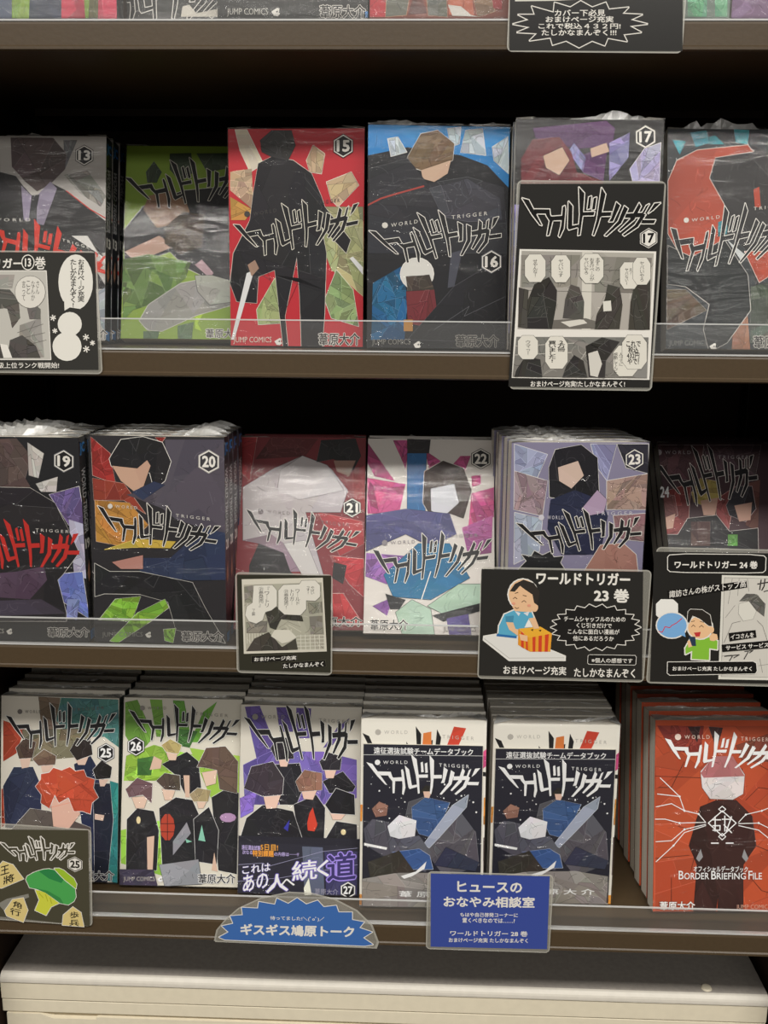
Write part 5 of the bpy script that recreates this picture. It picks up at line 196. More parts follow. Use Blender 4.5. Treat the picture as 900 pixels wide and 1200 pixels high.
'23':([0.1241,-0.002,-0.2567,-0.0021,138.0302,96.8393],[["p",[40,39,37],[[-68.5,46.7],[62.2,47.0],[67.6,-46.1],[-67.8,-45.6]]],["p",[29,28,27],[[63.6,-0.3],[58.3,-2.9],[62.5,-6.0],[56.0,-7.6],[58.5,-11.3],[51.4,-11.9],[51.9,-15.7],[44.8,-15.3],[43.2,-19.0],[36.7,-17.5],[33.2,-20.9],[27.8,-18.4],[22.7,-21.2],[18.8,-17.9],[12.4,-19.8],[10.4,-16.1],[3.4,-16.9],[3.4,-13.0],[-3.7,-12.7],[-1.7,-9.0],[-8.4,-7.6],[-4.5,-4.3],[-10.1,-2.0],[-4.8,0.6],[-8.9,3.7],[-2.4,5.3],[-4.8,8.9],[2.2,9.5],[1.9,13.4],[8.9,12.9],[10.5,16.6],[16.9,15.1],[20.4,18.4],[25.8,16.0],[30.9,18.6],[34.7,15.5],[41.0,17.3],[43.0,13.6],[49.9,14.4],[50.0,10.6],[57.0,10.3],[55.1,6.6],[61.7,5.3],[57.9,2.0]],[227,223,215],0.8],["t","ワールドトリガー",[227,223,215],[[-23.3,35.1],[52.0,35.4],[-23.7,44.8]],0.05],["t","23 巻",[227,223,215],[[24.4,21.0],[52.1,20.9],[23.8,31.8]],0.05],["t","チームシャッフルのための",[227,223,215],[[0.6,3.3],[50.6,4.0],[0.4,7.6]],0.025],["t","くじ引きだけで",[227,223,215],[[11.0,-1.8],[39.8,-1.7],[10.8,2.4]],0.025],["t","こんなに面白い漫画が",[227,223,215],[[4.3,-7.4],[46.4,-6.9],[4.1,-3.1]],0.025],["t","他にあるだろうか",[227,223,215],[[8.8,-13.1],[42.1,-12.8],[8.6,-8.8]],0.025],["p",[26,25,24],[[22.9,-25.2],[60.3,-24.9],[61.3,-26.1],[61.4,-32.1],[60.5,-33.1],[23.0,-33.3],[22.0,-32.2],[22.0,-26.0]],[227,223,215],0.5],["t","※個人の感想です",[227,223,215],[[25.1,-31.9],[58.7,-31.6],[24.9,-27.8]],0.02],["t","おまけページ充実",[227,223,215],[[-47.3,-43.8],[4.6,-43.5],[-47.6,-36.4]],0.03],["t","たしかなまんぞく",[227,223,215],[[11.4,-44.7],[61.6,-44.4],[11.0,-37.1]],0.03],["p",[219,217,212],[[-64.7,-11.0],[-54.9,-9.1],[-36.1,-10.8],[3.0,-26.8],[3.1,-30.5],[-43.1,-31.6],[-64.9,-14.3]],[227,223,215],0.8],["l",[174,170,162],0.4,[[-64.2,-13.1],[-43.2,-29.6],[2.2,-28.2]]],["p",[89,166,196],[[-52.9,-9.1],[-52.5,-1.6],[-48.5,8.3],[-40.9,12.0],[-26.6,11.2],[-21.4,-0.9],[-24.7,-4.3],[-37.7,-10.4]],[227,223,215],1.3],["p",[227,185,145],[[-22.3,25.9],[-22.7,21.9],[-24.2,18.3],[-26.7,15.3],[-29.9,13.4],[-33.5,12.7],[-37.1,13.3],[-40.5,15.0],[-43.2,17.9],[-45.0,21.4],[-45.8,25.4],[-45.3,29.4],[-43.8,33.1],[-41.3,36.0],[-38.1,37.9],[-34.6,38.6],[-30.9,38.0],[-27.6,36.3],[-24.9,33.5],[-23.0,29.9]],[227,223,215],1.3],["p",[227,185,145],[[-21.2,15.1],[-21.3,13.9],[-21.7,12.8],[-22.3,11.9],[-23.1,11.3],[-24.1,11.1],[-25.1,11.3],[-25.9,11.8],[-26.7,12.7],[-27.2,13.8],[-27.4,15.0],[-27.3,16.2],[-26.9,17.3],[-26.2,18.1],[-25.4,18.7],[-24.4,18.9],[-23.5,18.8],[-22.6,18.2],[-21.9,17.4],[-21.4,16.3]]],["p",[227,185,145],[[-42.6,15.8],[-25.5,15.6],[-26.6,10.7],[-40.1,11.4]]],["p",[50,45,41],[[-44.9,28.2],[-41.0,34.7],[-34.2,38.4],[-25.6,35.6],[-20.5,28.4],[-21.7,16.7],[-24.7,18.9],[-26.3,25.9],[-32.3,29.8],[-36.8,33.2],[-40.8,28.0]]],["p",[44,105,164],[[-54.1,-8.6],[-37.7,-10.2],[-37.6,-12.2],[-54.4,-10.6]]],["p",[212,217,221],[[-40.1,11.4],[-35.4,9.9],[-36.8,7.2]]],["p",[212,217,221],[[-33.0,9.9],[-28.1,11.4],[-29.5,7.4]]],["p",[69,136,166],[[-47.7,6.7],[-40.7,7.6],[-41.2,1.1],[-47.0,1.4]]],["p",[227,185,145],[[-47.0,1.8],[-41.1,1.6],[-39.0,-3.8],[-30.0,-6.1],[-26.7,-10.9],[-31.3,-12.7],[-36.1,-10.3],[-44.1,-4.7]]],["p",[230,171,54],[[-36.4,-3.7],[-18.6,-1.4],[-8.9,-7.2],[-27.5,-11.3]]],["p",[219,145,41],[[-36.7,-3.8],[-27.5,-11.3],[-26.2,-23.5],[-36.3,-17.8]]],["p",[227,157,50],[[-27.5,-11.3],[-8.9,-7.2],[-9.4,-23.1],[-26.2,-23.5]]],["p",[204,67,40],[[-24.7,-10.7],[-22.2,-10.2],[-21.8,-23.4],[-24.0,-23.5]]],["p",[204,67,40],[[-19.7,-9.6],[-17.0,-9.1],[-16.6,-23.3],[-19.3,-23.4]]],["p",[204,67,40],[[-14.5,-8.5],[-11.4,-7.8],[-11.6,-23.2],[-14.1,-23.2]]],["p",[204,67,40],[[-34.3,-5.8],[-32.0,-7.8],[-31.5,-20.7],[-33.7,-19.4]]],["p",[204,67,40],[[-30.4,-9.0],[-28.8,-10.3],[-27.9,-22.6],[-29.5,-21.8]]],["p",[54,39,26],[[-26.5,-4.3],[-24.4,-3.5],[-24.6,-5.6]]],["p",[54,39,26],[[-20.0,-4.5],[-17.5,-4.1],[-18.4,-5.8]]],["p",[231,229,223],[[-31.7,-2.5],[-28.5,5.0],[-24.8,-2.0]]],["p",[227,185,145],[[-28.5,5.5],[-23.3,6.4],[-19.3,-2.9],[-23.9,-3.5]]],["p",[227,185,145],[[-35.7,-8.2],[-28.8,-9.7],[-28.6,-14.6],[-34.4,-13.6]]],["l",[69,49,35],0.45,[[-41.8,22.1],[-40.4,23.4],[-38.8,22.2]]],["l",[69,49,35],0.45,[[-34.7,19.3],[-33.0,20.8],[-31.3,19.4]]],["l",[69,49,35],0.45,[[-40.1,14.7],[-38.5,13.7],[-37.0,14.6]]],["l",[69,49,35],0.45,[[-40.5,26.7],[-38.1,27.7]]],["l",[69,49,35],0.45,[[-34.0,25.2],[-31.2,24.6]]],["p",[224,155,128],[[-39.9,17.9],[-40.2,17.3],[-40.9,16.8],[-41.9,16.8],[-42.7,17.2],[-43.0,17.9],[-42.7,18.5],[-42.0,19.0],[-41.0,19.0],[-40.2,18.6]]],["p",[224,155,128],[[-27.1,16.6],[-27.4,15.9],[-28.1,15.5],[-29.1,15.5],[-29.9,15.9],[-30.2,16.5],[-30.0,17.2],[-29.2,17.6],[-28.2,17.6],[-27.4,17.2]]]]),
'24':([0.2573,-0.003,-0.2475,-0.0072,124.2209,116.7155],[["p",[35,34,32],[[-63.9,54.5],[51.7,55.6],[62.5,-55.6],[-58.9,-56.8]]],["p",[217,214,204],[[-8.2,36.3],[49.4,36.5],[58.3,-52.5],[-3.1,-53.1]]],["p",[205,201,192],[[-5.8,34.1],[47.4,34.3],[55.9,-49.8],[-0.9,-50.6]],[69,68,64],0.3],["l",[112,109,104],0.3,[[0.3,33.7],[-1.0,12.2]]],["l",[112,109,104],0.3,[[5.8,33.8],[6.0,19.3]]],["l",[112,109,104],0.3,[[12.4,34.0],[14.5,23.1]]],["l",[112,109,104],0.3,[[-2.2,0.4],[4.6,11.1]]],["l",[112,109,104],0.3,[[-2.5,-32.9],[6.3,-31.4]]],["l",[112,109,104],0.3,[[28.5,-40.3],[42.7,-37.5]]],["l",[112,109,104],0.3,[[29.0,-34.3],[32.4,-46.2]]],["f",[103,100,95],[[7.6,14.7],[12.5,21.3],[21.3,20.9],[28.7,13.0],[28.7,2.4],[22.7,6.9],[15.3,14.9]],4,0.3],["p",[215,212,202],[[7.8,12.4],[15.3,14.9],[22.1,6.9],[20.1,-0.2],[12.5,-2.1],[8.0,4.2]],[112,109,104],0.25],["l",[112,109,104],0.35,[[-1.3,-20.9],[3.8,-4.2],[10.3,-2.2]]],["l",[112,109,104],0.35,[[23.5,-1.2],[28.4,-5.8],[34.2,-19.9]]],["l",[54,52,50],1.0,[[21.0,29.6],[29.1,31.3]]],["l",[54,52,50],1.0,[[23.4,33.1],[23.1,25.0]]],["l",[54,52,50],1.0,[[26.4,33.8],[26.3,28.0],[24.8,24.5]]],["l",[54,52,50],0.8,[[26.6,23.4],[29.8,24.4]]],["l",[54,52,50],0.8,[[0.3,-32.8],[11.9,-31.2],[7.7,-34.0]]],["l",[54,52,50],0.8,[[6.4,-32.6],[3.6,-38.7]]],["l",[54,52,50],0.8,[[16.1,-28.1],[22.7,-27.1],[20.1,-29.2]]],["l",[54,52,50],0.8,[[18.9,-28.6],[16.2,-34.7]]],["p",[26,25,24],[[-52.6,50.2],[-51.3,51.8],[-38.8,53.0],[11.5,53.8],[23.4,53.0],[25.1,51.5],[25.7,41.3],[24.1,39.7],[10.8,38.9],[-37.5,38.1],[-49.9,38.5],[-51.8,40.1]],[227,223,215],0.8],["t","ワールドトリガー 24 巻",[227,223,215],[[-46.4,41.1],[19.4,42.6],[-46.9,47.1]],0.04],["p",[20,19,18],[[-50.8,21.9],[11.6,32.2],[12.9,26.5],[-49.4,14.9]]],["t","諏訪さんの株がストップ高",[227,223,215],[[-48.8,16.1],[11.7,26.8],[-49.3,21.9]],0.02],["p",[231,229,223],[[-59.2,10.7],[-55.5,14.8],[-45.7,15.0],[-41.4,11.2],[-40.6,1.5],[-44.3,-2.5],[-54.1,-2.8],[-58.4,1.0]]],["p",[120,170,217],[[-32.9,-6.9],[-33.1,-9.7],[-34.1,-12.3],[-35.8,-14.6],[-38.2,-16.3],[-41.0,-17.5],[-44.1,-17.9],[-47.2,-17.7],[-50.2,-16.7],[-52.9,-15.0],[-55.0,-12.9],[-56.4,-10.4],[-57.0,-7.6],[-56.8,-4.9],[-55.8,-2.3],[-54.0,-0.0],[-51.7,1.7],[-48.9,2.9],[-45.8,3.3],[-42.7,3.0],[-39.7,2.1],[-37.1,0.4],[-35.0,-1.7],[-33.6,-4.2]],[227,223,215],1.3],["p",[120,170,217],[[-38.8,-14.8],[-34.7,-10.0],[-33.0,-17.0]]],["l",[204,45,56],0.7,[[-55.1,-12.7],[-52.3,-13.4],[-50.4,-8.6],[-46.5,-9.3],[-44.9,-7.3],[-41.7,-5.4],[-39.7,-3.6],[-37.4,-1.2]]],["p",[132,187,59],[[-26.4,-35.9],[-26.6,-28.8],[-31.8,-31.9],[-32.4,-26.5],[-28.9,-18.7],[-12.9,-16.5],[-6.8,-19.8],[-6.4,-27.0],[-12.9,-26.2],[-12.3,-36.3]],[227,223,215],1.3],["p",[232,189,145],[[-12.2,-8.1],[-12.4,-11.1],[-13.6,-13.9],[-15.5,-16.1],[-18.2,-17.6],[-21.1,-18.1],[-24.2,-17.7],[-27.1,-16.4],[-29.4,-14.3],[-31.0,-11.7],[-31.8,-8.7],[-31.5,-5.7],[-30.4,-3.0],[-28.4,-0.8],[-25.8,0.7],[-22.8,1.2],[-19.8,0.8],[-16.9,-0.4],[-14.6,-2.5],[-12.9,-5.2]],[227,223,215],1.3],["p",[232,189,145],[[-10.5,-10.2],[-10.5,-11.1],[-10.7,-11.9],[-11.2,-12.5],[-11.8,-13.0],[-12.4,-13.1],[-13.1,-13.0],[-13.8,-12.6],[-14.3,-12.0],[-14.7,-11.2],[-14.9,-10.3],[-14.9,-9.5],[-14.6,-8.7],[-14.2,-8.0],[-13.6,-7.6],[-12.9,-7.5],[-12.2,-7.6],[-11.6,-8.0],[-11.0,-8.6],[-10.6,-9.3]]],["p",[41,37,33],[[-32.8,-3.4],[-32.8,4.8],[-31.1,6.9],[-21.6,6.7],[-14.8,2.4],[-12.4,-7.0],[-14.9,-7.0],[-23.2,-0.8],[-28.9,1.4],[-31.2,-5.1]],[227,223,215],0.5],["p",[232,189,145],[[-13.9,-15.9],[-11.5,-13.1],[-7.8,-13.9],[-6.6,-18.1],[-9.8,-19.9],[-12.9,-19.4]]],["p",[232,189,145],[[-31.3,-20.5],[-28.3,-19.3],[-26.5,-24.6],[-30.0,-26.2]]],["p",[41,58,80],[[-30.6,-16.4],[-25.2,-16.6],[-23.8,-24.5],[-27.3,-24.5]]],["p",[190,54,56],[[-26.6,-13.0],[-21.1,-12.2],[-21.7,-16.1],[-24.6,-16.5]]],["l",[69,49,35],0.45,[[-29.0,-8.0],[-27.6,-6.4],[-25.9,-7.9]]],["l",[69,49,35],0.45,[[-22.6,-8.2],[-21.0,-6.5],[-19.2,-8.1]]],["l",[69,49,35],0.45,[[-29.6,-3.7],[-26.9,-2.9]]],["l",[69,49,35],0.45,[[-22.4,-3.1],[-19.4,-3.9]]],["p",[20,19,18],[[1.5,-12.5],[23.0,-9.3],[24.4,-15.6],[3.0,-19.6]]],["p",[20,19,18],[[-3.2,-22.7],[40.7,-17.3],[41.3,-23.8],[-2.0,-29.0]]],["t","イコさんを",[227,223,215],[[3.7,-17.9],[22.1,-15.5],[3.4,-13.9]],0.03],["t","サービス サービスぅ",[227,223,215],[[0.6,-27.5],[38.5,-23.3],[0.2,-23.5]],0.03],["p",[20,19,18],[[-45.8,-39.2],[23.6,-36.6],[26.2,-38.0],[27.5,-44.6],[26.3,-47.0],[-43.2,-50.3],[-45.3,-48.6]],[227,223,215],0.7],["t","おまけぺーじ充実 たしかなまんぞく",[227,223,215],[[-41.3,-46.5],[23.3,-44.8],[-41.6,-42.7]],0.03]]),
'25':([-0.3317,-0.002,-0.5001,-0.046,99.7194,96.412],[["p",[71,68,53],[[-46.8,41.5],[47.2,47.5],[47.6,-48.1],[-49.8,-44.2]]],["p",[132,130,121],[[-35.9,-32.1],[-27.5,-26.3],[-7.7,-19.6],[-7.2,-23.0],[-15.1,-27.6],[-29.9,-39.2]]],["p",[217,196,130],[[-39.1,-0.9],[-29.9,11.2],[-20.8,8.5],[-11.7,-5.0],[-31.8,-15.8],[-41.6,-15.9]],[227,223,215],0.6],["t","王",[43,39,30],[[-32.4,-3.2],[-24.6,-0.1],[-32.2,5.3]],0.03],["t","將",[43,39,30],[[-30.1,-12.2],[-20.2,-8.0],[-29.9,-4.2]],0.03],["p",[217,196,130],[[-29.9,-38.6],[-22.3,-26.5],[-12.4,-24.0],[-8.6,-36.3],[-13.1,-48.9],[-28.0,-43.7]],[227,223,215],0.6],["t","角",[43,39,30],[[-22.0,-33.9],[-14.3,-35.6],[-21.8,-27.6]],0.03],["t","行",[43,39,30],[[-24.8,-41.7],[-15.5,-43.3],[-24.6,-34.7]],0.03],["p",[217,196,130],[[22.5,-49.0],[23.6,-38.6],[32.4,-29.6],[39.7,-34.8],[42.2,-49.1]],[227,223,215],0.6],["t","歩",[43,39,30],[[29.6,-41.2],[37.4,-41.2],[29.7,-34.5]],0.03],["t","兵",[43,39,30],[[29.0,-49.0],[37.8,-48.9],[29.1,-42.6]],0.03],["p",[205,209,69],[[-1.4,-15.1],[9.9,-16.5],[20.7,-26.5],[12.7,-31.2],[7.9,-40.2],[-2.1,-35.8],[2.0,-25.1]],[227,223,215],0.7],["l",[175,178,45],0.8,[[2.1,-18.2],[5.7,-22.5]]],["l",[175,178,45],0.8,[[7.8,-18.9],[9.7,-25.7]]],["l",[175,178,45],0.8,[[11.9,-22.0],[13.3,-27.7]]],["p",[156,190,50],[[16.3,7.9],[20.7,8.3],[24.9,6.6],[28.7,3.2],[33.8,-0.9],[36.2,-6.4],[35.5,-11.0],[32.6,-10.7],[22.5,-4.1]],[227,223,215],0.7],["p",[74,164,82],[[-9.6,-5.4],[-8.3,-1.9],[-3.0,1.9],[1.1,3.9],[6.3,6.0],[11.4,7.0],[16.5,6.2],[21.5,0.4],[25.6,-3.8],[34.7,-11.1],[35.4,-19.1],[33.5,-23.8],[28.3,-27.9],[21.0,-26.8],[7.8,-16.6],[0.7,-14.3],[-6.5,-13.2]],[227,223,215],0.7],["p",[44,130,71],[[2.1,4.0],[8.3,6.2],[16.5,6.2],[21.5,0.4],[24.6,-2.8],[22.4,-6.4],[11.2,-2.7]]],["p",[54,135,69],[[-3.4,-12.9],[9.9,-15.1],[21.1,-21.3],[24.1,-26.8],[21.0,-26.8],[7.8,-17.2]]],["T",[[-31.4,29.6],[35.0,25.1],[-6.0,37.4]],[71,68,53],[227,223,215],0.9],["h","25",[[35.0,13.3],[35.1,21.0]],[227,223,215],[39,37,30],[227,223,215]]]),
'27':([-0.0995,-0.002,-0.5378,-0.0104,148.0106,52.9728],[["SHEET",[[-74.3,-24.3],[-72.1,-13.6],[-64.2,-2.7],[-52.1,9.3],[-31.6,20.7],[-6.2,27.6],[14.1,27.3],[34.4,22.5],[54.7,11.7],[68.5,-2.6],[74.5,-19.6],[72.6,-25.9],[-72.8,-25.6]]],["p",[59,105,174],[[-69.6,-20.6],[-61.0,-15.0],[-66.9,-9.1],[-56.5,-6.2],[-59.3,1.4],[-47.9,2.8],[-48.7,10.4],[-34.2,10.1],[-33.3,16.8],[-18.9,14.6],[-17.2,20.9],[-7.0,16.0],[0.9,22.0],[9.1,16.1],[19.2,20.4],[24.6,14.0],[35.8,16.0],[37.9,9.4],[50.0,9.9],[50.1,2.3],[60.8,0.5],[56.7,-5.4],[68.2,-9.3],[60.2,-15.4],[69.1,-21.8],[62.0,-23.6],[-64.5,-22.9]],[227,223,215],0.9],["t","待ってました!＼(ﾟoﾟ)／",[227,223,215],[[-23.2,-1.6],[25.2,-0.7],[-23.2,3.0]],0.02],["t","ギスギス鳩原トーク",[227,223,215],[[-49.8,-17.0],[51.7,-15.2],[-49.7,-6.2]],0.05]]),
'28':([0.0719,-0.002,-0.5248,-0.0017,110.2761,77.351],[["p",[55,74,151],[[-52.3,36.9],[51.7,37.5],[52.7,-34.9],[-50.8,-36.1]]],["t","ヒュースの",[227,223,215],[[-28.3,19.8],[27.9,20.7],[-28.5,29.8]],0.04],["t","おなやみ相談室",[227,223,215],[[-40.0,4.5],[39.5,6.3],[-40.2,14.7]],0.04],["t","もはや自己啓発コーナーに",[227,223,215],[[-25.2,-4.9],[25.5,-3.8],[-25.3,-0.8]],0.03],["t","置くべきなのでは……?",[227,223,215],[[-23.2,-10.7],[23.1,-9.7],[-23.3,-6.2]],0.03],["t","ワールドトリガー 28 巻",[227,223,215],[[-33.5,-24.4],[34.8,-22.7],[-33.7,-19.2]],0.03],["t","おまけページ充実 たしかなまんぞく",[227,223,215],[[-34.8,-30.9],[35.3,-29.2],[-34.9,-26.4]],0.03]]),
}
SHELF_Z=[0.202,-0.0368,-0.2844,-0.5418]
# ------------------------------------------------------------------ setting
XL, XR, YB = -.402, .353, .300
fl = box('floor', (-3, 3, -4, .5, -.05, 0), [FLOOR]); fl['kind'] = 'structure'
wl = box('wall_back', (-3, 3, .40, .48, 0, 2.9), [PLASTER]); wl['kind'] = 'structure'
case = thing('bookcase', 'dark brown metal bookcase whose four shelves hold the comic books', 'bookcase', (0, 0, 0))
box('back_panel', (XL-.02, XR+.02, YB, YB+.012, .10, 2.2), [DARK], case)
for x0, x1 in ((XL-.02, XL), (XR, XR+.02)):
    p = box('side_panel', (x0, x1, .012, YB, .0, 2.2), [DARK], case)
    xs = x1 if x0 < 0 else x0
    sgn = 1 if x0 < 0 else -1
    bm = bmesh.new()
    bm_box(bm, min(xs, xs+sgn*.0015), max(xs, xs+sgn*.0015), YB-.028, YB-.004, .75, 2.15, 0)
    z = .80
    while z < 2.1:
        bm_box(bm, min(xs+sgn*.0012, xs+sgn*.0018), max(xs+sgn*.0012, xs+sgn*.0018), YB-.019, YB-.013, z, z+.004, 1); z += .0125
    finish('slotted_strip', bm, [STEEL, BLACK], p)
for i, z in enumerate(SHELF_Z):
    z += EYE
    prof = [(YB-.002, z), (.002, z), (.0005, z-.0006), (0, z-.002), (0, z-.0165), (-.001, z-.0175), (-.001, z-.0195), (.0005, z-.0205), (YB-.002, z-.0205)]
    sb = extrude_x('shelf_board', prof, XL+.0005, XR-.0005, [SHELF], case)
    box('support_rail', (XL+.03, XR-.03, .215, YB-.003, z-.027, z-.0206), [DARK], sb)
    bm = bmesh.new()
    bm_box(bm, XL+.001, XR-.001, .0006, .0020, z+.0003, z+.0238, 0); bm_box(bm, XL+.001, XR-.001, .0006, .0020, z+.0238, z+.0248, 1)
    bm_box(bm, XL+.001, XR-.001, .0004, .0046, z+.0002, z+.0014, 1)
    finish('clear_lip', bm, [ACRYL, ACRYLEDGE], sb)
cab = thing('base_cabinet', 'cream drawer cabinet with a grey top under the bottom shelf', 'cabinet', (0, 0, 0))
zt = EYE-.6445
r = .0075
prof = [(YB-.004, zt)] + [(.050+r-r*math.sin(a), zt-r+r*math.cos(a)) for a in [math.radians(q) for q in range(0, 91, 15)]] + [(.050, zt-.009), (YB-.004, zt-.009)]
top = extrude_x('cabinet_top', prof, XL+.003, XR-.006, [GREY, LIT_NOSING], cab)
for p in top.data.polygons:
    if p.normal.y < -.3: p.material_index = 1  # front-facing faces get the painted-in lit tone
box('carcass', (XL+.006, XR-.009, .06, YB-.006, .0, zt-.0091), [CREAM], cab)
box('fascia', (XL+.002, XR-.006, .0515, .0600, zt-.029, zt-.0092), [CREAM], cab, .0008)
box('front_rail', (XL+.002, XR-.006, .0525, .0600, zt-.044, zt-.0302), [CREAM], cab, .0008)
prof = [(XL+.006, -.0455), (XL+.04, -.0455), (XL+.052, -.050), (XL+.095, -.050), (XL+.096, -.0475), (XR-.01, -.0475), (XR-.01, -.33), (XL+.006, -.33)]
bm = bmesh.new()
a = [bm.verts.new((x, .052, zt+z)) for x, z in prof]; b = [bm.verts.new((x, .0598, zt+z)) for x, z in prof]
for i in range(8): bm.faces.new((a[i], a[(i+1) % 8], b[(i+1) % 8], b[i]))
bm.faces.new(a); bm.faces.new(b[::-1]); bmesh.ops.recalc_face_normals(bm, faces=bm.faces)
finish('drawer_front', bm, [CREAM], cab)
box('drawer_front', (XL+.006, XR-.01, .052, .0598, .06, zt-.334), [CREAM], cab, .001)
bm = bmesh.new(); bmesh.ops.create_cone(bm, cap_ends=True, segments=20, radius1=.0052, radius2=.0042, depth=.0016)
for v in bm.verts: v.co += Vector((.2905, .0615, zt+.0008))
finish('screw_cap', bm, [CREAM], cab)
# ------------------------------------------------------------------ lettering
TEXTS = {}
def want(s, b): TEXTS[(s, 0)] = None
def collect(ops):
    for o in ops:
        if o[0] == 't':
            want(o[1], 0); want(o[1], o[4])
            if len(o) > 5: want(o[1], o[4]+o[6])
        elif o[0] == 'h': want(o[1], 0); want(o[1], .05)
for ops in BOOK_ART.values(): collect(ops)
for _, ops in CARD.values(): collect(ops)
want('WORLD TRIGGER', 0); want('WORLD TRIGGER', .03)
for n in POSE:
    if n[:2].isdigit(): want(n[:2], 0); want(n[:2], .05)
want('JC', 0); want('JC', .05)
def make_texts():
    tmp = []
    for key in TEXTS:
        cu = bpy.data.curves.new('lettering', 'FONT'); cu.body = key[0]; cu.resolution_u = 2; cu.fill_mode = 'FRONT'
        if '\n' in key[0]: cu.align_x = 'CENTER'; cu.space_line = .86
        o = bpy.data.objects.new('lettering', cu); C.objects.link(o); tmp.append((key, o))
    dg = bpy.context.evaluated_depsgraph_get()
    for key, o in tmp:
        me = bpy.data.meshes.new_from_object(o.evaluated_get(dg))
        vs = [(v.co.x, v.co.y) for v in me.vertices]; fs = [tuple(p.vertices) for p in me.polygons]
        TEXTS[key] = (vs, fs); bpy.data.meshes.remove(me)
    for key, o in tmp:
        cu = o.data; bpy.data.objects.remove(o); bpy.data.curves.remove(cu)
make_texts()
BBOX = {}
def bbox(s):
    if s not in BBOX:
        vs = TEXTS[(s, 0)][0] or [(0, 0), (1, 1)]
        x = [v[0] for v in vs]; y = [v[1] for v in vs]
        BBOX[s] = (min(x), min(y), max(max(x)-min(x), 1e-4), max(max(y)-min(y), 1e-4))
    return BBOX[s]
# the series title: eight jagged strokes-letters drawn as polygons
LOGO = [[(58,107),(96,118),(175,268),(163,264),(118,205)],[(125,172),(214,172),(209,198),(142,198)],[(188,176),(214,172),(219,205),(236,232),(218,326),(206,328),(217,240),(198,210)],
 [(222,215),(290,209),(284,236),(230,238)],[(288,156),(299,150),(303,172),(299,285),(278,338),(271,330),(283,270)],[(318,124),(342,152),(345,268),(384,260),(379,276),(328,293),(321,280)],
 [(372,40),(404,75),(402,195),(391,322),(380,326),(384,200)],[(398,188),(466,184),(462,206),(398,208)],[(430,98),(444,92),(440,165),(425,169)],[(457,105),(473,98),(468,168),(452,172)],
 [(498,42),(522,80),(506,190),(488,270),(470,326),(462,322),(481,230)],[(504,187),(561,185),(557,208),(502,211)],
 [(584,126),(607,146),(571,241),(549,243),(562,218)],[(630,148),(651,165),(618,250),(540,328),(529,325),(600,240)],
 [(642,194),(735,187),(753,200),(720,215),(636,219)],[(711,130),(723,150),(690,230),(615,300),(607,294),(668,225)],[(728,203),(749,205),(712,272),(640,326),(631,319),(695,262)],
 [(752,145),(768,135),(743,189),(730,191)],[(797,132),(830,128),(790,172),(765,191)],[(735,230),(808,230),(800,251),(728,251)]]
R0, R1, R2 = (58, 107), (808, 240), (372, 40)
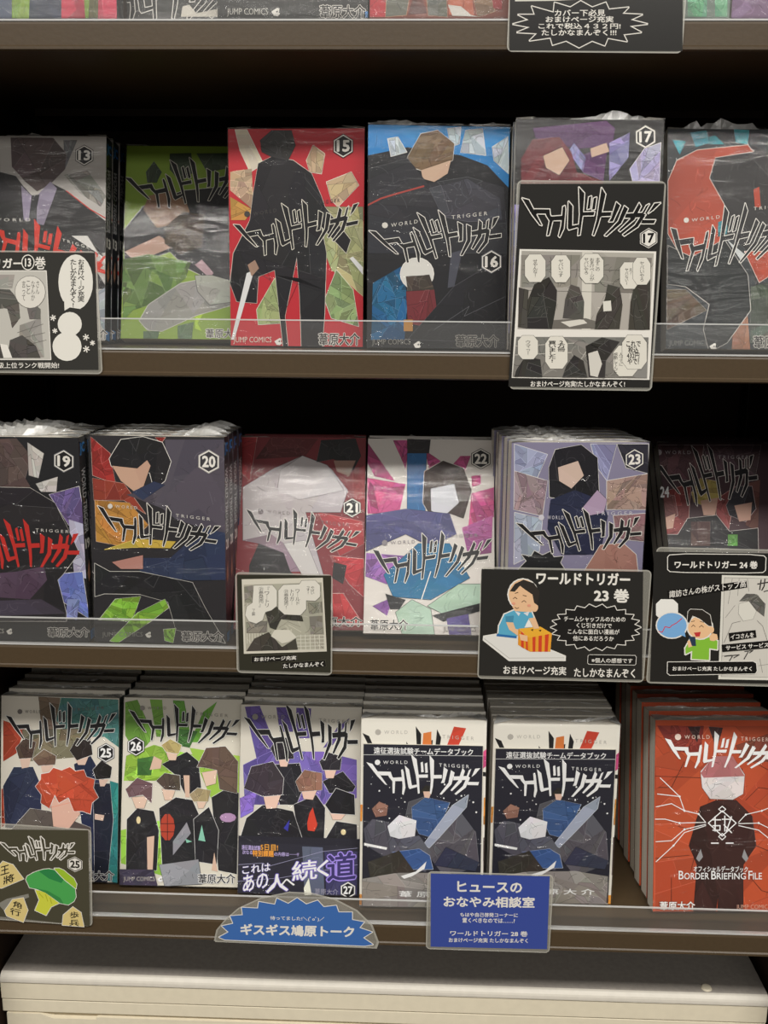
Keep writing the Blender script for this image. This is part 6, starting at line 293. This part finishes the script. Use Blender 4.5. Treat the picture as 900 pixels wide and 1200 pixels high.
# ------------------------------------------------------------------ flat printed artwork
def area2(p): return sum(p[i-1][0]*p[i][1]-p[i][0]*p[i-1][1] for i in range(len(p)))
def half(p, n, d):
    out = []
    for i in range(len(p)):
        a, b = p[i-1], p[i]
        da, db = a[0]*n[0]+a[1]*n[1]-d, b[0]*n[0]+b[1]*n[1]-d
        if (da >= 0) != (db >= 0):
            t = da/(da-db); out.append((a[0]+(b[0]-a[0])*t, a[1]+(b[1]-a[1])*t))
        if db >= 0: out.append(b)
    return out
DZ = .000010
class Print:
    """polygons of flat ink in a sheet's own plane (x right, z up, millimetres), stacked in hair-thin layers"""
    def __init__(s, clip=None, y0=0): s.v, s.f, s.c, s.clip, s.y0 = [], [], [], clip, y0
    def poly(s, pts, col, k):
        if s.clip:
            x0, z0, x1, z1 = s.clip
            for n, d in (((1, 0), x0), ((-1, 0), -x1), ((0, 1), z0), ((0, -1), -z1)):
                pts = half(pts, n, d)
                if len(pts) < 3: return
        A = area2(pts)
        if abs(A) < 1e-4: return
        if A < 0: pts = pts[::-1]
        i = len(s.v); y = s.y0-k*DZ-(len(s.f) % 7)*1e-6
        s.v += [(p[0]/1000, y, p[1]/1000) for p in pts]; s.f.append(tuple(range(i, i+len(pts)))); s.c.append(col)
    def line(s, pts, w, col, k, closed=False):
        m = len(pts)
        for i in range(m if closed else m-1):
            a, b = pts[i], pts[(i+1) % m]
            dx, dz = b[0]-a[0], b[1]-a[1]; L = math.hypot(dx, dz)
            if L < 1e-3: continue
            ux, uz = dx/L*w/2, dz/L*w/2
            s.poly([(a[0]-ux*.6-uz, a[1]-uz*.6+ux), (a[0]-ux*.6+uz, a[1]-uz*.6-ux), (b[0]+ux*.6+uz, b[1]+uz*.6-ux), (b[0]+ux*.6-uz, b[1]+uz*.6+ux)], col, k)
    def facet(s, pts, col, n, j, k, rnd):
        if n > 0 and abs(area2(pts)) > 12:
            cx = sum(p[0] for p in pts)/len(pts); cz = sum(p[1] for p in pts)/len(pts); q = rnd.choice(pts)
            cx += (q[0]-cx)*rnd.uniform(0, .5); cz += (q[1]-cz)*rnd.uniform(0, .5)
            a = rnd.uniform(0, math.pi); nn = (math.cos(a), math.sin(a)); d = cx*nn[0]+cz*nn[1]
            for sg in (1, -1):
                h = half(pts, (nn[0]*sg, nn[1]*sg), d*sg)
                if len(h) > 2: s.facet(h, col, n-1, j, k, rnd)
            return
        g = 1+rnd.uniform(-j, j); t = [1+rnd.uniform(-j, j)*.25 for _ in range(3)]
        c = tuple(min(.9, max(0, col[i]*g*t[i])) for i in range(3))
        s.poly(pts, c, k)
        if j > .17 and rnd.random() < .5:
            lc = tuple(x*.35 for x in col) if rnd.random() < .65 else tuple(min(.85, x*1.5+.06) for x in col)
            s.line(pts, .28, lc, k+.5, True)
    def strokes(s, pts, col, k, rnd, dense=1):
        # loose pen strokes over a patch of ink
        def inside(p):
            c = False
            for i in range(len(pts)):
                (xa, za), (xb, zb) = pts[i-1], pts[i]
                if (za > p[1]) != (zb > p[1]) and p[0] < (xb-xa)*(p[1]-za)/(zb-za)+xa: c = not c
            return c
        xs = [p[0] for p in pts]; zs = [p[1] for p in pts]; n = int(min(60, 3+dense*abs(area2(pts))/2/42))
        lum = sum(col)/3
        for _ in range(n):
            x, z = rnd.uniform(min(xs), max(xs)), rnd.uniform(min(zs), max(zs)); a = rnd.uniform(0, 6.28); da = rnd.uniform(-.5, .5); L = rnd.uniform(.8, 2.4)
            P = [(x, z)]
            for _ in range(5):
                x += L*math.cos(a); z += L*math.sin(a); a += da; P.append((x, z))
            if all(inside(p) for p in P):
                d = rnd.random()
                c = tuple(v*.3 for v in col) if (lum > .06 and d < .7) else tuple(min(.8, v*1.7+.03) for v in col)
                s.line(P, rnd.uniform(.16, .34), c, k)
    def text(s, t, tri, col, b, k):
        vs, fs = TEXTS[(t, 0)]; x0, y0, w, h = bbox(t)
        bl, br, tl = tri
        low = min(bl[1], br[1])
        if s.clip and low < 1.6: bl, br, tl = [(p[0], p[1]+1.6-low) for p in (bl, br, tl)]
        y = s.y0-k*DZ; m = 1 if b < .001 else 4 if b < .035 else 8
        for q in range(m):
            ox, oy = (0, 0) if m == 1 else (b*.75*math.cos(math.pi/4+q*2*math.pi/m), b*.75*math.sin(math.pi/4+q*2*math.pi/m))
            i = len(s.v)
            for vx, vy in vs:
                a, c = (vx+ox-x0)/w, (vy+oy-y0)/h
                s.v.append(((bl[0]+(br[0]-bl[0])*a+(tl[0]-bl[0])*c)/1000, y-q*1e-6, (bl[1]+(br[1]-bl[1])*a+(tl[1]-bl[1])*c)/1000))
            for f in fs: s.f.append(tuple(i+e for e in f)); s.c.append(col)
    def build(s, name, parent, mat):
        if not s.f: return None
        me = bpy.data.meshes.new(name); me.from_pydata(s.v, [], s.f)
        at = me.color_attributes.new('ink', 'FLOAT_COLOR', 'CORNER')
        buf = []
        for p in me.polygons: buf += [*s.c[p.index], 1.0]*p.loop_total
        at.data.foreach_set('color', buf)
        return link(name, me, parent, [mat])
def affine(src, dst):
    (x0, y0), (x1, y1), (x2, y2) = src; det = (x1-x0)*(y2-y0)-(x2-x0)*(y1-y0)
    def f(p):
        a = ((p[0]-x0)*(y2-y0)-(x2-x0)*(p[1]-y0))/det; b = ((x1-x0)*(p[1]-y0)-(p[0]-x0)*(y1-y0))/det
        return tuple(dst[0][i]+(dst[1][i]-dst[0][i])*a+(dst[2][i]-dst[0][i])*b for i in (0, 1))
    return f
class Texts:
    """one Print per line of lettering"""
    def __init__(s, default, clip=None, y0=0): s.d, s.clip, s.y0, s.all = default, clip, y0, []
    def __call__(s, txt):
        q = txt.replace(' ', '')
        n = 'author_lettering' if '葦原大介' in q else 'publisher_lettering' if q == 'JUMPCOMICS' else 'subtitle_lettering' if q in ('WORLD', 'TRIGGER') else s.d
        p = Print(s.clip, s.y0); s.all.append((n, p)); return p
    def build(s, parent, mat):
        for n, p in s.all: p.build(n, parent, mat)
def draw(ops, parts, seed):
    """parts: art, text, title, badge -> Print"""
    rnd = random.Random(seed); k = 1
    for o in ops:
        if o[0] == 'p':
            if len(o) > 3: parts['art'].line(o[2], o[4]*2 if False else o[4]*1.6, lin(o[3]), k, True); k += 1
            parts['art'].poly(o[2], lin(o[1]), k)
        elif o[0] == 'f':
            if len(o) > 5: parts['art'].line(o[2], o[6]*1.8, lin(o[5]), k, True); k += 1
            parts['art'].facet(o[2], lin(o[1]), o[3], o[4], k, rnd); k += 1
            if o[3] > 1: parts['art'].strokes(o[2], lin(o[1]), k, rnd, 1 if o[4] < .28 else 2.6); k += 1
        elif o[0] == 'l': parts['art'].line(o[3], o[2], lin(o[1]), k)
        elif o[0] == 't':
            T = parts['text'](o[1])
            if len(o) > 5: T.text(o[1], o[3], lin(o[5]), o[4]+o[6], k); k += 1
            T.text(o[1], o[3], lin(o[2]), o[4], k)
        elif o[0] == 'T':
            F = affine((R0, R1, R2), o[1])
            G = [[F(p) for p in g] for g in LOGO]
            for g in G: parts['title'].line(g, o[4]*2, lin(o[3]), k, True)
            k += 1
            for g in G: parts['title'].poly(g, lin(o[2]), k)
        elif o[0] == 'h':
            (cx, cz), (tx, tz) = o[2]; ux, uz = tx-cx, tz-cz
            for q, col in ((1, o[5]), (.93, o[4]), (.83, o[3])):
                hx = []
                for i in range(6):
                    a = math.pi/3*i; hx.append((cx+q*(ux*math.cos(a)-uz*math.sin(a)), cz+q*(ux*math.sin(a)+uz*math.cos(a))))
                parts['badge'].poly(hx, lin(col), k); k += 1
            rx, rz = uz, -ux
            P = lambda a, b: (cx+rx*a+ux*b, cz+rz*a+uz*b)
            parts['badge'].text(o[1], (P(-.52, -.44), P(.52, -.44), P(-.52, .44)), lin(o[4]), .05, k)
        k += 1
    return k
# ------------------------------------------------------------------ books
BW, BH = .113, .176
SPINE = {'13': '24262a', '14': '33382a', '15': '2a2224', '16': '232529', '17': '2a2430', '18': '2a2e30', '19': '222225', '20': '232428', '21': '3a2024', '22': '3a3a44', '23': '2c2d3a', '24': '2a2022', '25': '2a3a3a', '26': '2c3a26', '27': '2c2a3a', '28a': 'b8b0a4', '28b': 'b8b0a4', 'BBF': '4a2a20'}
GAINBACK = {}
def wrap_mesh(t, seed, tall, tight=False):
    rnd = random.Random(seed); bm = bmesh.new()
    x0, x1, y0, y1, z0, z1 = -.0004, BW+.0004, -.0017, t+.0005, .0001, BH+.0007
    if tight: y0, y1 = -.0003, t+.0003
    nx, nz = 6, 9
    g = {}
    for i in range(nx+1):
        for j in range(nz+1):
            for s in (0, 1):
                e = (i in (0, nx)) or (j in (0, nz))
                y = (y0 - (0 if e or tight else rnd.uniform(0, .0004))) if s == 0 else y1
                g[i, j, s] = bm.verts.new((x0+(x1-x0)*i/nx, y, z0+(z1-z0)*j/nz))
    for i in range(nx):
        for j in range(nz):
            bm.faces.new((g[i,j,0], g[i+1,j,0], g[i+1,j+1,0], g[i,j+1,0])); bm.faces.new((g[i,j,1], g[i,j+1,1], g[i+1,j+1,1], g[i+1,j,1]))
    for i in range(nx):
        for j in (0, nz): bm.faces.new((g[i,j,0], g[i,j,1], g[i+1,j,1], g[i+1,j,0]))
    for j in range(nz):
        for i in (0, nx): bm.faces.new((g[i,j,0], g[i,j+1,0], g[i,j+1,1], g[i,j,1]))
    for f in bm.faces: f.smooth = False
    # crimped seam of the bag standing up along the top edge
    n = 26; low = []; hi = []
    ph = rnd.uniform(0, 6)
    for i in range(n+1):
        u = i/n; x = x0+(x1-x0)*u
        yb = t*.5+(.2 if tight else .3)*t*math.sin(9*u+ph)
        h = tall*(.25+.75*max(0, math.sin(3.1*u+ph))**2)*rnd.uniform(.4, 1.1)*min(1, 8*u, 8*(1-u))
        low.append(bm.verts.new((x, yb, z1))); hi.append(bm.verts.new((x+rnd.uniform(-.001, .001), yb+rnd.uniform(-.002, .003), z1+h)))
    for i in range(n):
        f = bm.faces.new((low[i], low[i+1], hi[i+1], hi[i])); f.material_index = 1
    # heat-shrink pleats gathered at both top corners
    for cx, sg in ((x0, 1), (x1, -1)):
        for q in range(0 if tight else 3):
            a = bm.verts.new((cx, y0, z1)); b = bm.verts.new((cx+sg*rnd.uniform(.006, .02), y0+t*rnd.uniform(.1, .5), z1+rnd.uniform(.0006, .0025))); c = bm.verts.new((cx+sg*rnd.uniform(.001, .008), y1, z1+.0004))
            f = bm.faces.new((a, b, c)); f.material_index = 1
    me = bpy.data.meshes.new('plastic_wrap'); bm.to_mesh(me); bm.free()
    return me
def col_box_print(P, dims, col):
    x0, x1, y0, y1, z0, z1 = dims; i = len(P.v)
    P.v += [(x0,y0,z0),(x1,y0,z0),(x1,y1,z0),(x0,y1,z0),(x0,y0,z1),(x1,y0,z1),(x1,y1,z1),(x0,y1,z1)]
    for q in ((0,3,2,1),(4,5,6,7),(0,1,5,4),(1,2,6,5),(2,3,7,6),(3,0,4,7)): P.f.append(tuple(i+a for a in q)); P.c.append(col)
def make_book(key, t, label, cat, group, tall=.004):
    art = BOOK_ART['28a' if key == '28b' else key]
    X, Y, a, g, row = POSE[key]
    root = thing('comic_book', label, cat, (X, Y, SHELF_Z[row]+EYE+(t+.0008)*math.sin(abs(a))+.0016*0+.0002), (-a, 0, g), group)
    bm = bmesh.new(); bm_box(bm, .0003, BW-.0006, .00045, t-.00045, .0008, BH-.0001)
    finish('page_block', bm, [PAGES], root)
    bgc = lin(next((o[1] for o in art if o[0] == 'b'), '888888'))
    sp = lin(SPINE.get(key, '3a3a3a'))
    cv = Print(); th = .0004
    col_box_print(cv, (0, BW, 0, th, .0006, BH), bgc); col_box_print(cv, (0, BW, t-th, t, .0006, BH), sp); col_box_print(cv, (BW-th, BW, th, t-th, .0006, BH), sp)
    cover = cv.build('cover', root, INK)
    clip = (.0, .6, BW*1000, BH*1000)
    main = art; extra = None; mode = None
    for i, o in enumerate(art):
        if o[0] in ('OBI', 'BOOKLET'): main, extra, mode = art[:i], art[i+1:], o[0]; break
    pr = {n: Print(clip) for n in ('art', 'title', 'badge')}; pr['text'] = Texts('cover_lettering', clip)
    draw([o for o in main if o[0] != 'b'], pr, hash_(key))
    pr['art'].build('cover_artwork', cover, INK); pr['title'].build('title_lettering', cover, INK)
    pr['text'].build(cover, INK); pr['badge'].build('volume_badge', cover, INK)
    # spine lettering runs down the right-hand side
    if key in ('13', '19', '20', '14', '16', '15'):
        num = key[:2]; sp3 = [(n, Print()) for n in ('spine_title', 'spine_number', 'spine_mark')]
        sp3[0][1].text('WORLD TRIGGER', ((3, 150), (3, 95), (12, 150)), lin('b8b8b8'), .03, 0)
        sp3[1][1].text(num, ((3.5, 82), (t*1000-3, 82), (3.5, 90)), lin('f0ece4'), .05, 0)
        sp3[2][1].text('JC', ((2.5, 161), (t*1000-2.5, 161), (2.5, 171)), lin('2f86d0'), .05, 0)
        for n, s in sp3:
            s.v = [(BW+.00003-v[1], v[0], v[2]) for v in s.v]
            s.build(n, cover, INK)
        s = Print(); s.poly([(3, 2), (t*1000-3, 2), (t*1000-3, 10), (3, 10)], lin('2f86d0'), 0); s.v = [(BW+.00003, v[0], v[2]) for v in s.v]; s.build('spine_foot_patch', cover, INK)
        s = Print(); s.poly([(4, 60), (9, 72), (11, 58), (7, 52)], lin('a5765c'), 0); s.v = [(BW+.00003, v[0], v[2]) for v in s.v]; s.build('spine_picture', cover, INK)
    if mode == 'OBI':
        bp = Print(); y = -.00085
        col_box_print(bp, (-.0002, BW+.0002, y, y+.0002, .0006, .054), lin('2b2a34'))
        band = bp.build('paper_band', root, INK); band['label'] = 'dark printed paper band with white slogan around the lower third'
        clip = (-.2, .6, BW*1000+.2, 60)
        pr = {n: Print(clip, y) for n in ('art', 'title', 'badge')}; pr['text'] = Texts('band_lettering', clip, y)
        draw(extra, pr, 77); pr['art'].build('band_artwork', band, INK); pr['text'].build(band, INK); pr['badge'].build('volume_badge', band, INK)
    if mode == 'BOOKLET':
        P0 = extra[0][2]; xs = [p[0] for p in P0]; zs = [p[1] for p in P0]
        bp = Print(); x0, x1, z0, z1 = min(xs)/1000, max(xs)/1000, max(.0012, min(zs)/1000), max(zs)/1000
        y = -.0016
        col_box_print(bp, (x0, x1, y, y+.0011, z0, z1), lin('d8d4c8'))
        bk = bp.build('bonus_booklet', root, INK); bk['label'] = 'thin dark night-sky booklet packed in front of the cover'
        clip = (x0*1000, z0*1000, x1*1000, z1*1000)
        pr = {n: Print(clip, y) for n in ('art', 'title', 'badge')}; pr['text'] = Texts('booklet_lettering', clip, y)
        draw(extra, pr, 28); pr['art'].build('booklet_artwork', bk, INK); pr['title'].build('title_lettering', bk, INK); pr['text'].build(bk, INK)
    w = link('plastic_wrap', wrap_mesh(t, hash_(key), tall), root, [WRAP, CREASE])
    if mode == 'BOOKLET':
        for v in w.data.vertices:
            if v.co.y < -.0012: v.co.y -= .0009
    return root
def hash_(s): return sum((i+3)*ord(c) for i, c in enumerate(s))
def copy_book(src, tight, loc, rot, label, full):
    r = src.copy(); C.objects.link(r); r.location = loc; r.rotation_euler = rot; r['label'] = label
    for ch in list(src.children):
        if not full and ch.name.split('.')[0] not in ('page_block', 'cover', 'plastic_wrap'): continue
        c = ch.copy(); C.objects.link(c); c.parent = r
        if tight and ch.name.startswith('plastic_wrap'): c.data = tight
        if full:
            for gc in list(ch.children):
                d = gc.copy(); C.objects.link(d); d.parent = c
    return r
# key: thickness, copies behind, full copies, label, group, label of copies
BOOKS = [
 ('0a', .016, 0, 0, 'comic book with lime, navy and crimson patches at the left end of the top shelf', 'comics on the top shelf', ''),
 ('0b', .016, 0, 0, 'grey comic book with outlined title strokes, partly behind its grey neighbour on the top shelf', 'comics on the top shelf', ''),
 ('0c', .016, 0, 0, 'dark grey comic book with white author name on the top shelf', 'comics on the top shelf', ''),
 ('0d', .016, 0, 0, 'reddish brown comic book beside the black sign on the top shelf', 'comics on the top shelf', ''),
 ('0f', .016, 0, 0, 'grey comic book with mint green patches right of the top black sign', 'comics on the top shelf', ''),
 ('0g', .016, 0, 0, 'plain purple comic book at the right end of the top shelf', 'comics on the top shelf', ''),
 ('13', .016, 2, 1, 'grey and black volume 13 comic with slanted red title', 'copies of volume 13', 'copy behind the grey and black volume 13, only its spine showing'),
 ('14', .016, 0, 0, 'lime green volume 14 comic set back in the shade', 'copies of volume 14', 'hidden copy right behind the lime green volume 14'),
 ('15', .016, 0, 0, 'red volume 15 comic with a tall dark shape', 'copies of volume 15', ''),
 ('16', .016, 0, 0, 'black volume 16 comic with bright blue sky patch', 'copies of volume 16', 'shrink-wrapped copy hidden behind the front volume 16'),
 ('17', .016, 3, 1, 'purple and crimson volume 17 comic behind the large comic-panel sign', 'copies of volume 17', 'shrink-wrapped copy behind the front volume 17, only an edge showing'),
 ('18', .016, 0, 0, 'dark comic with orange-red shape and teal patches, right end of its shelf', 'copies of the orange and teal comic', 'shrink-wrapped copy hidden behind the orange and teal comic'),
 ('19', .016, 3, 1, 'dark volume 19 comic with red title and lilac shards', 'copies of volume 19', 'copy behind the red-titled volume 19, only its white top edge showing'),
 ('20', .016, 3, 1, 'black volume 20 comic with grey dotted area and lime shards', 'copies of volume 20', 'copy behind the black volume 20, only its spine and top showing'),
 ('21', .016, 1, 0, 'dark red and white volume 21 comic behind the small square sign', 'copies of volume 21', 'copy leaning behind the dark red and white volume 21'),
 ('22', .016, 1, 0, 'white volume 22 comic with pink shards and blue shapes', 'copies of volume 22', 'copy leaning behind the white and pink volume 22'),
 ('23', .016, 4, 1, 'lilac and brown volume 23 comic with white cracks', 'copies of volume 23', 'copy behind the lilac volume 23, only its left edge showing'),
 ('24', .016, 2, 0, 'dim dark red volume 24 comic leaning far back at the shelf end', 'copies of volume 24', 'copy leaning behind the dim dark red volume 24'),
 ('25', .016, 6, 0, 'teal and white volume 25 comic with an orange spiky shape', 'copies of volume 25', 'copy behind the teal and orange volume 25, only its top edge showing'),
 ('26', .016, 6, 0, 'green and white volume 26 comic with black shapes', 'copies of volume 26', 'copy behind the green and black volume 26, only its top edge showing'),
 ('27', .016, 6, 0, 'violet volume 27 comic with a slogan band', 'copies of volume 27', 'copy behind the violet comic with the slogan band, only its top edge showing'),
 ('28a', .017, 6, 0, 'white comic with night-sky booklet in front, next to the violet volume 27', 'copies of the comic with a booklet', 'copy behind the booklet comic next to the violet volume 27, only its top showing'),
 ('28b', .017, 6, 0, 'white comic with night-sky booklet, above the right side of the blue rectangular sign', 'copies of the comic with a booklet', 'copy behind the booklet comic nearest the orange data book, only its top showing'),
 ('BBF', .018, 6, 0, 'thick orange data book with white circuit lines', 'copies of the orange data book', 'copy behind the front orange data book, only its edges showing'),
]
rnd = random.Random(3)
for key, t, n, full, lab, grp, lab2 in BOOKS:
    b = make_book(key, t, lab, 'book', grp, {'16': .015, '17': .009, '18': .010, '19': .008, '20': .007, '22': .003}.get(key, .0035))
    X, Y, a, g, row = POSE[key]
    tight = None
    if n and not full:
        tight = wrap_mesh(t, hash_(key)+5, .0025, True); tight.materials.append(WRAP); tight.materials.append(CREASE)
    for i in range(n):
        d = ((t+.0028)*(i+1) if full else (t+.0014)*(i+1)+.0004)/math.cos(a)
        jx = rnd.uniform(-.0005, .0005) if key not in ('23', 'BBF') else -.0012*(i % 2)
        copy_book(b, tight, (b.location.x-math.sin(g)*d+jx, b.location.y+math.cos(g)*d, b.location.z), b.rotation_euler, lab2, full)
# ------------------------------------------------------------------ signs hung on the shelf fronts
CARDLAB = {
 '0': 'black sign with a white starburst hung on the top shelf edge',
 '13': 'black sign with a snowman shape and speech balloon at the left',
 '17': 'tall black sign with two grey comic panels and the number 17',
 '21': 'small square black sign with one grey comic panel',
 '23': 'black sign with a man drawing lots from a striped box',
 '24': 'black sign with a green-shirted man holding a phone',
 '25': 'olive sign with broccoli and three wooden game pieces',
 '27': 'blue starburst sign in a clear dome-shaped pouch',
 '28': 'rectangular blue sign with white lettering on the bottom shelf edge'}
def rounded(w, h, r, inset=0):
    out = []
    for cx, cz, a0 in ((w/2-r, h/2-r, 0), (-w/2+r, h/2-r, 90), (-w/2+r, -h/2+r, 180), (w/2-r, -h/2+r, 270)):
        for q in range(0, 91, 15):
            a = math.radians(a0+q); out.append((cx+(r-inset)*math.cos(a), cz+(r-inset)*math.sin(a)))
    return out
for key, (ps, ops) in CARD.items():
    x, y, z, a, wd, ht = ps
    root = thing('shelf_sign', CARDLAB[key], 'sign', (x, y, z+EYE), (0, -a, 0), 'hand-made signs on the shelf edges')
    sheet = next((o for o in ops if o[0] == 'SHEET'), None)
    out = sheet[1] if sheet else rounded(wd, ht, 4)
    if sheet:
        cx = sum(p[0] for p in out)/len(out); cz = sum(p[1] for p in out)/len(out)
        inn = [(cx+(p[0]-cx)*.975, cz+(p[1]-cz)*.96) for p in out]
    else: inn = rounded(wd, ht, 4, 1.0)
    bm = bmesh.new(); n = len(out); th = .0006
    A = [bm.verts.new((p[0]/1000, 0, p[1]/1000)) for p in out]; B = [bm.verts.new((p[0]/1000, 0, p[1]/1000)) for p in inn]; D = [bm.verts.new((p[0]/1000, th, p[1]/1000)) for p in out]
    for i in range(n):
        q = (i+1) % n
        f = bm.faces.new((A[i], A[q], B[q], B[i])); f.material_index = 1
        f = bm.faces.new((A[i], D[i], D[q], A[q])); f.material_index = 1
    bm.faces.new(B); bm.faces.new(D[::-1]); bmesh.ops.recalc_face_normals(bm, faces=bm.faces)
    finish('laminate_pouch', bm, [POUCH, POUCHEDGE], root)
    pr = {n: Print((-wd/2-3, -ht/2-3, wd/2+3, ht/2+3) if n == 'art' else None, -.00002) for n in ('art', 'title', 'badge')}; pr['text'] = Texts('lettering', None, -.00002)
    draw([o for o in ops if o[0] != 'SHEET'], pr, hash_(key))
    sh = pr['art'].build('printed_insert', root, LAM)
    pr['title'].build('title_lettering', sh, LAM); pr['badge'].build('number_badge', sh, LAM); pr['text'].build(sh, LAM)
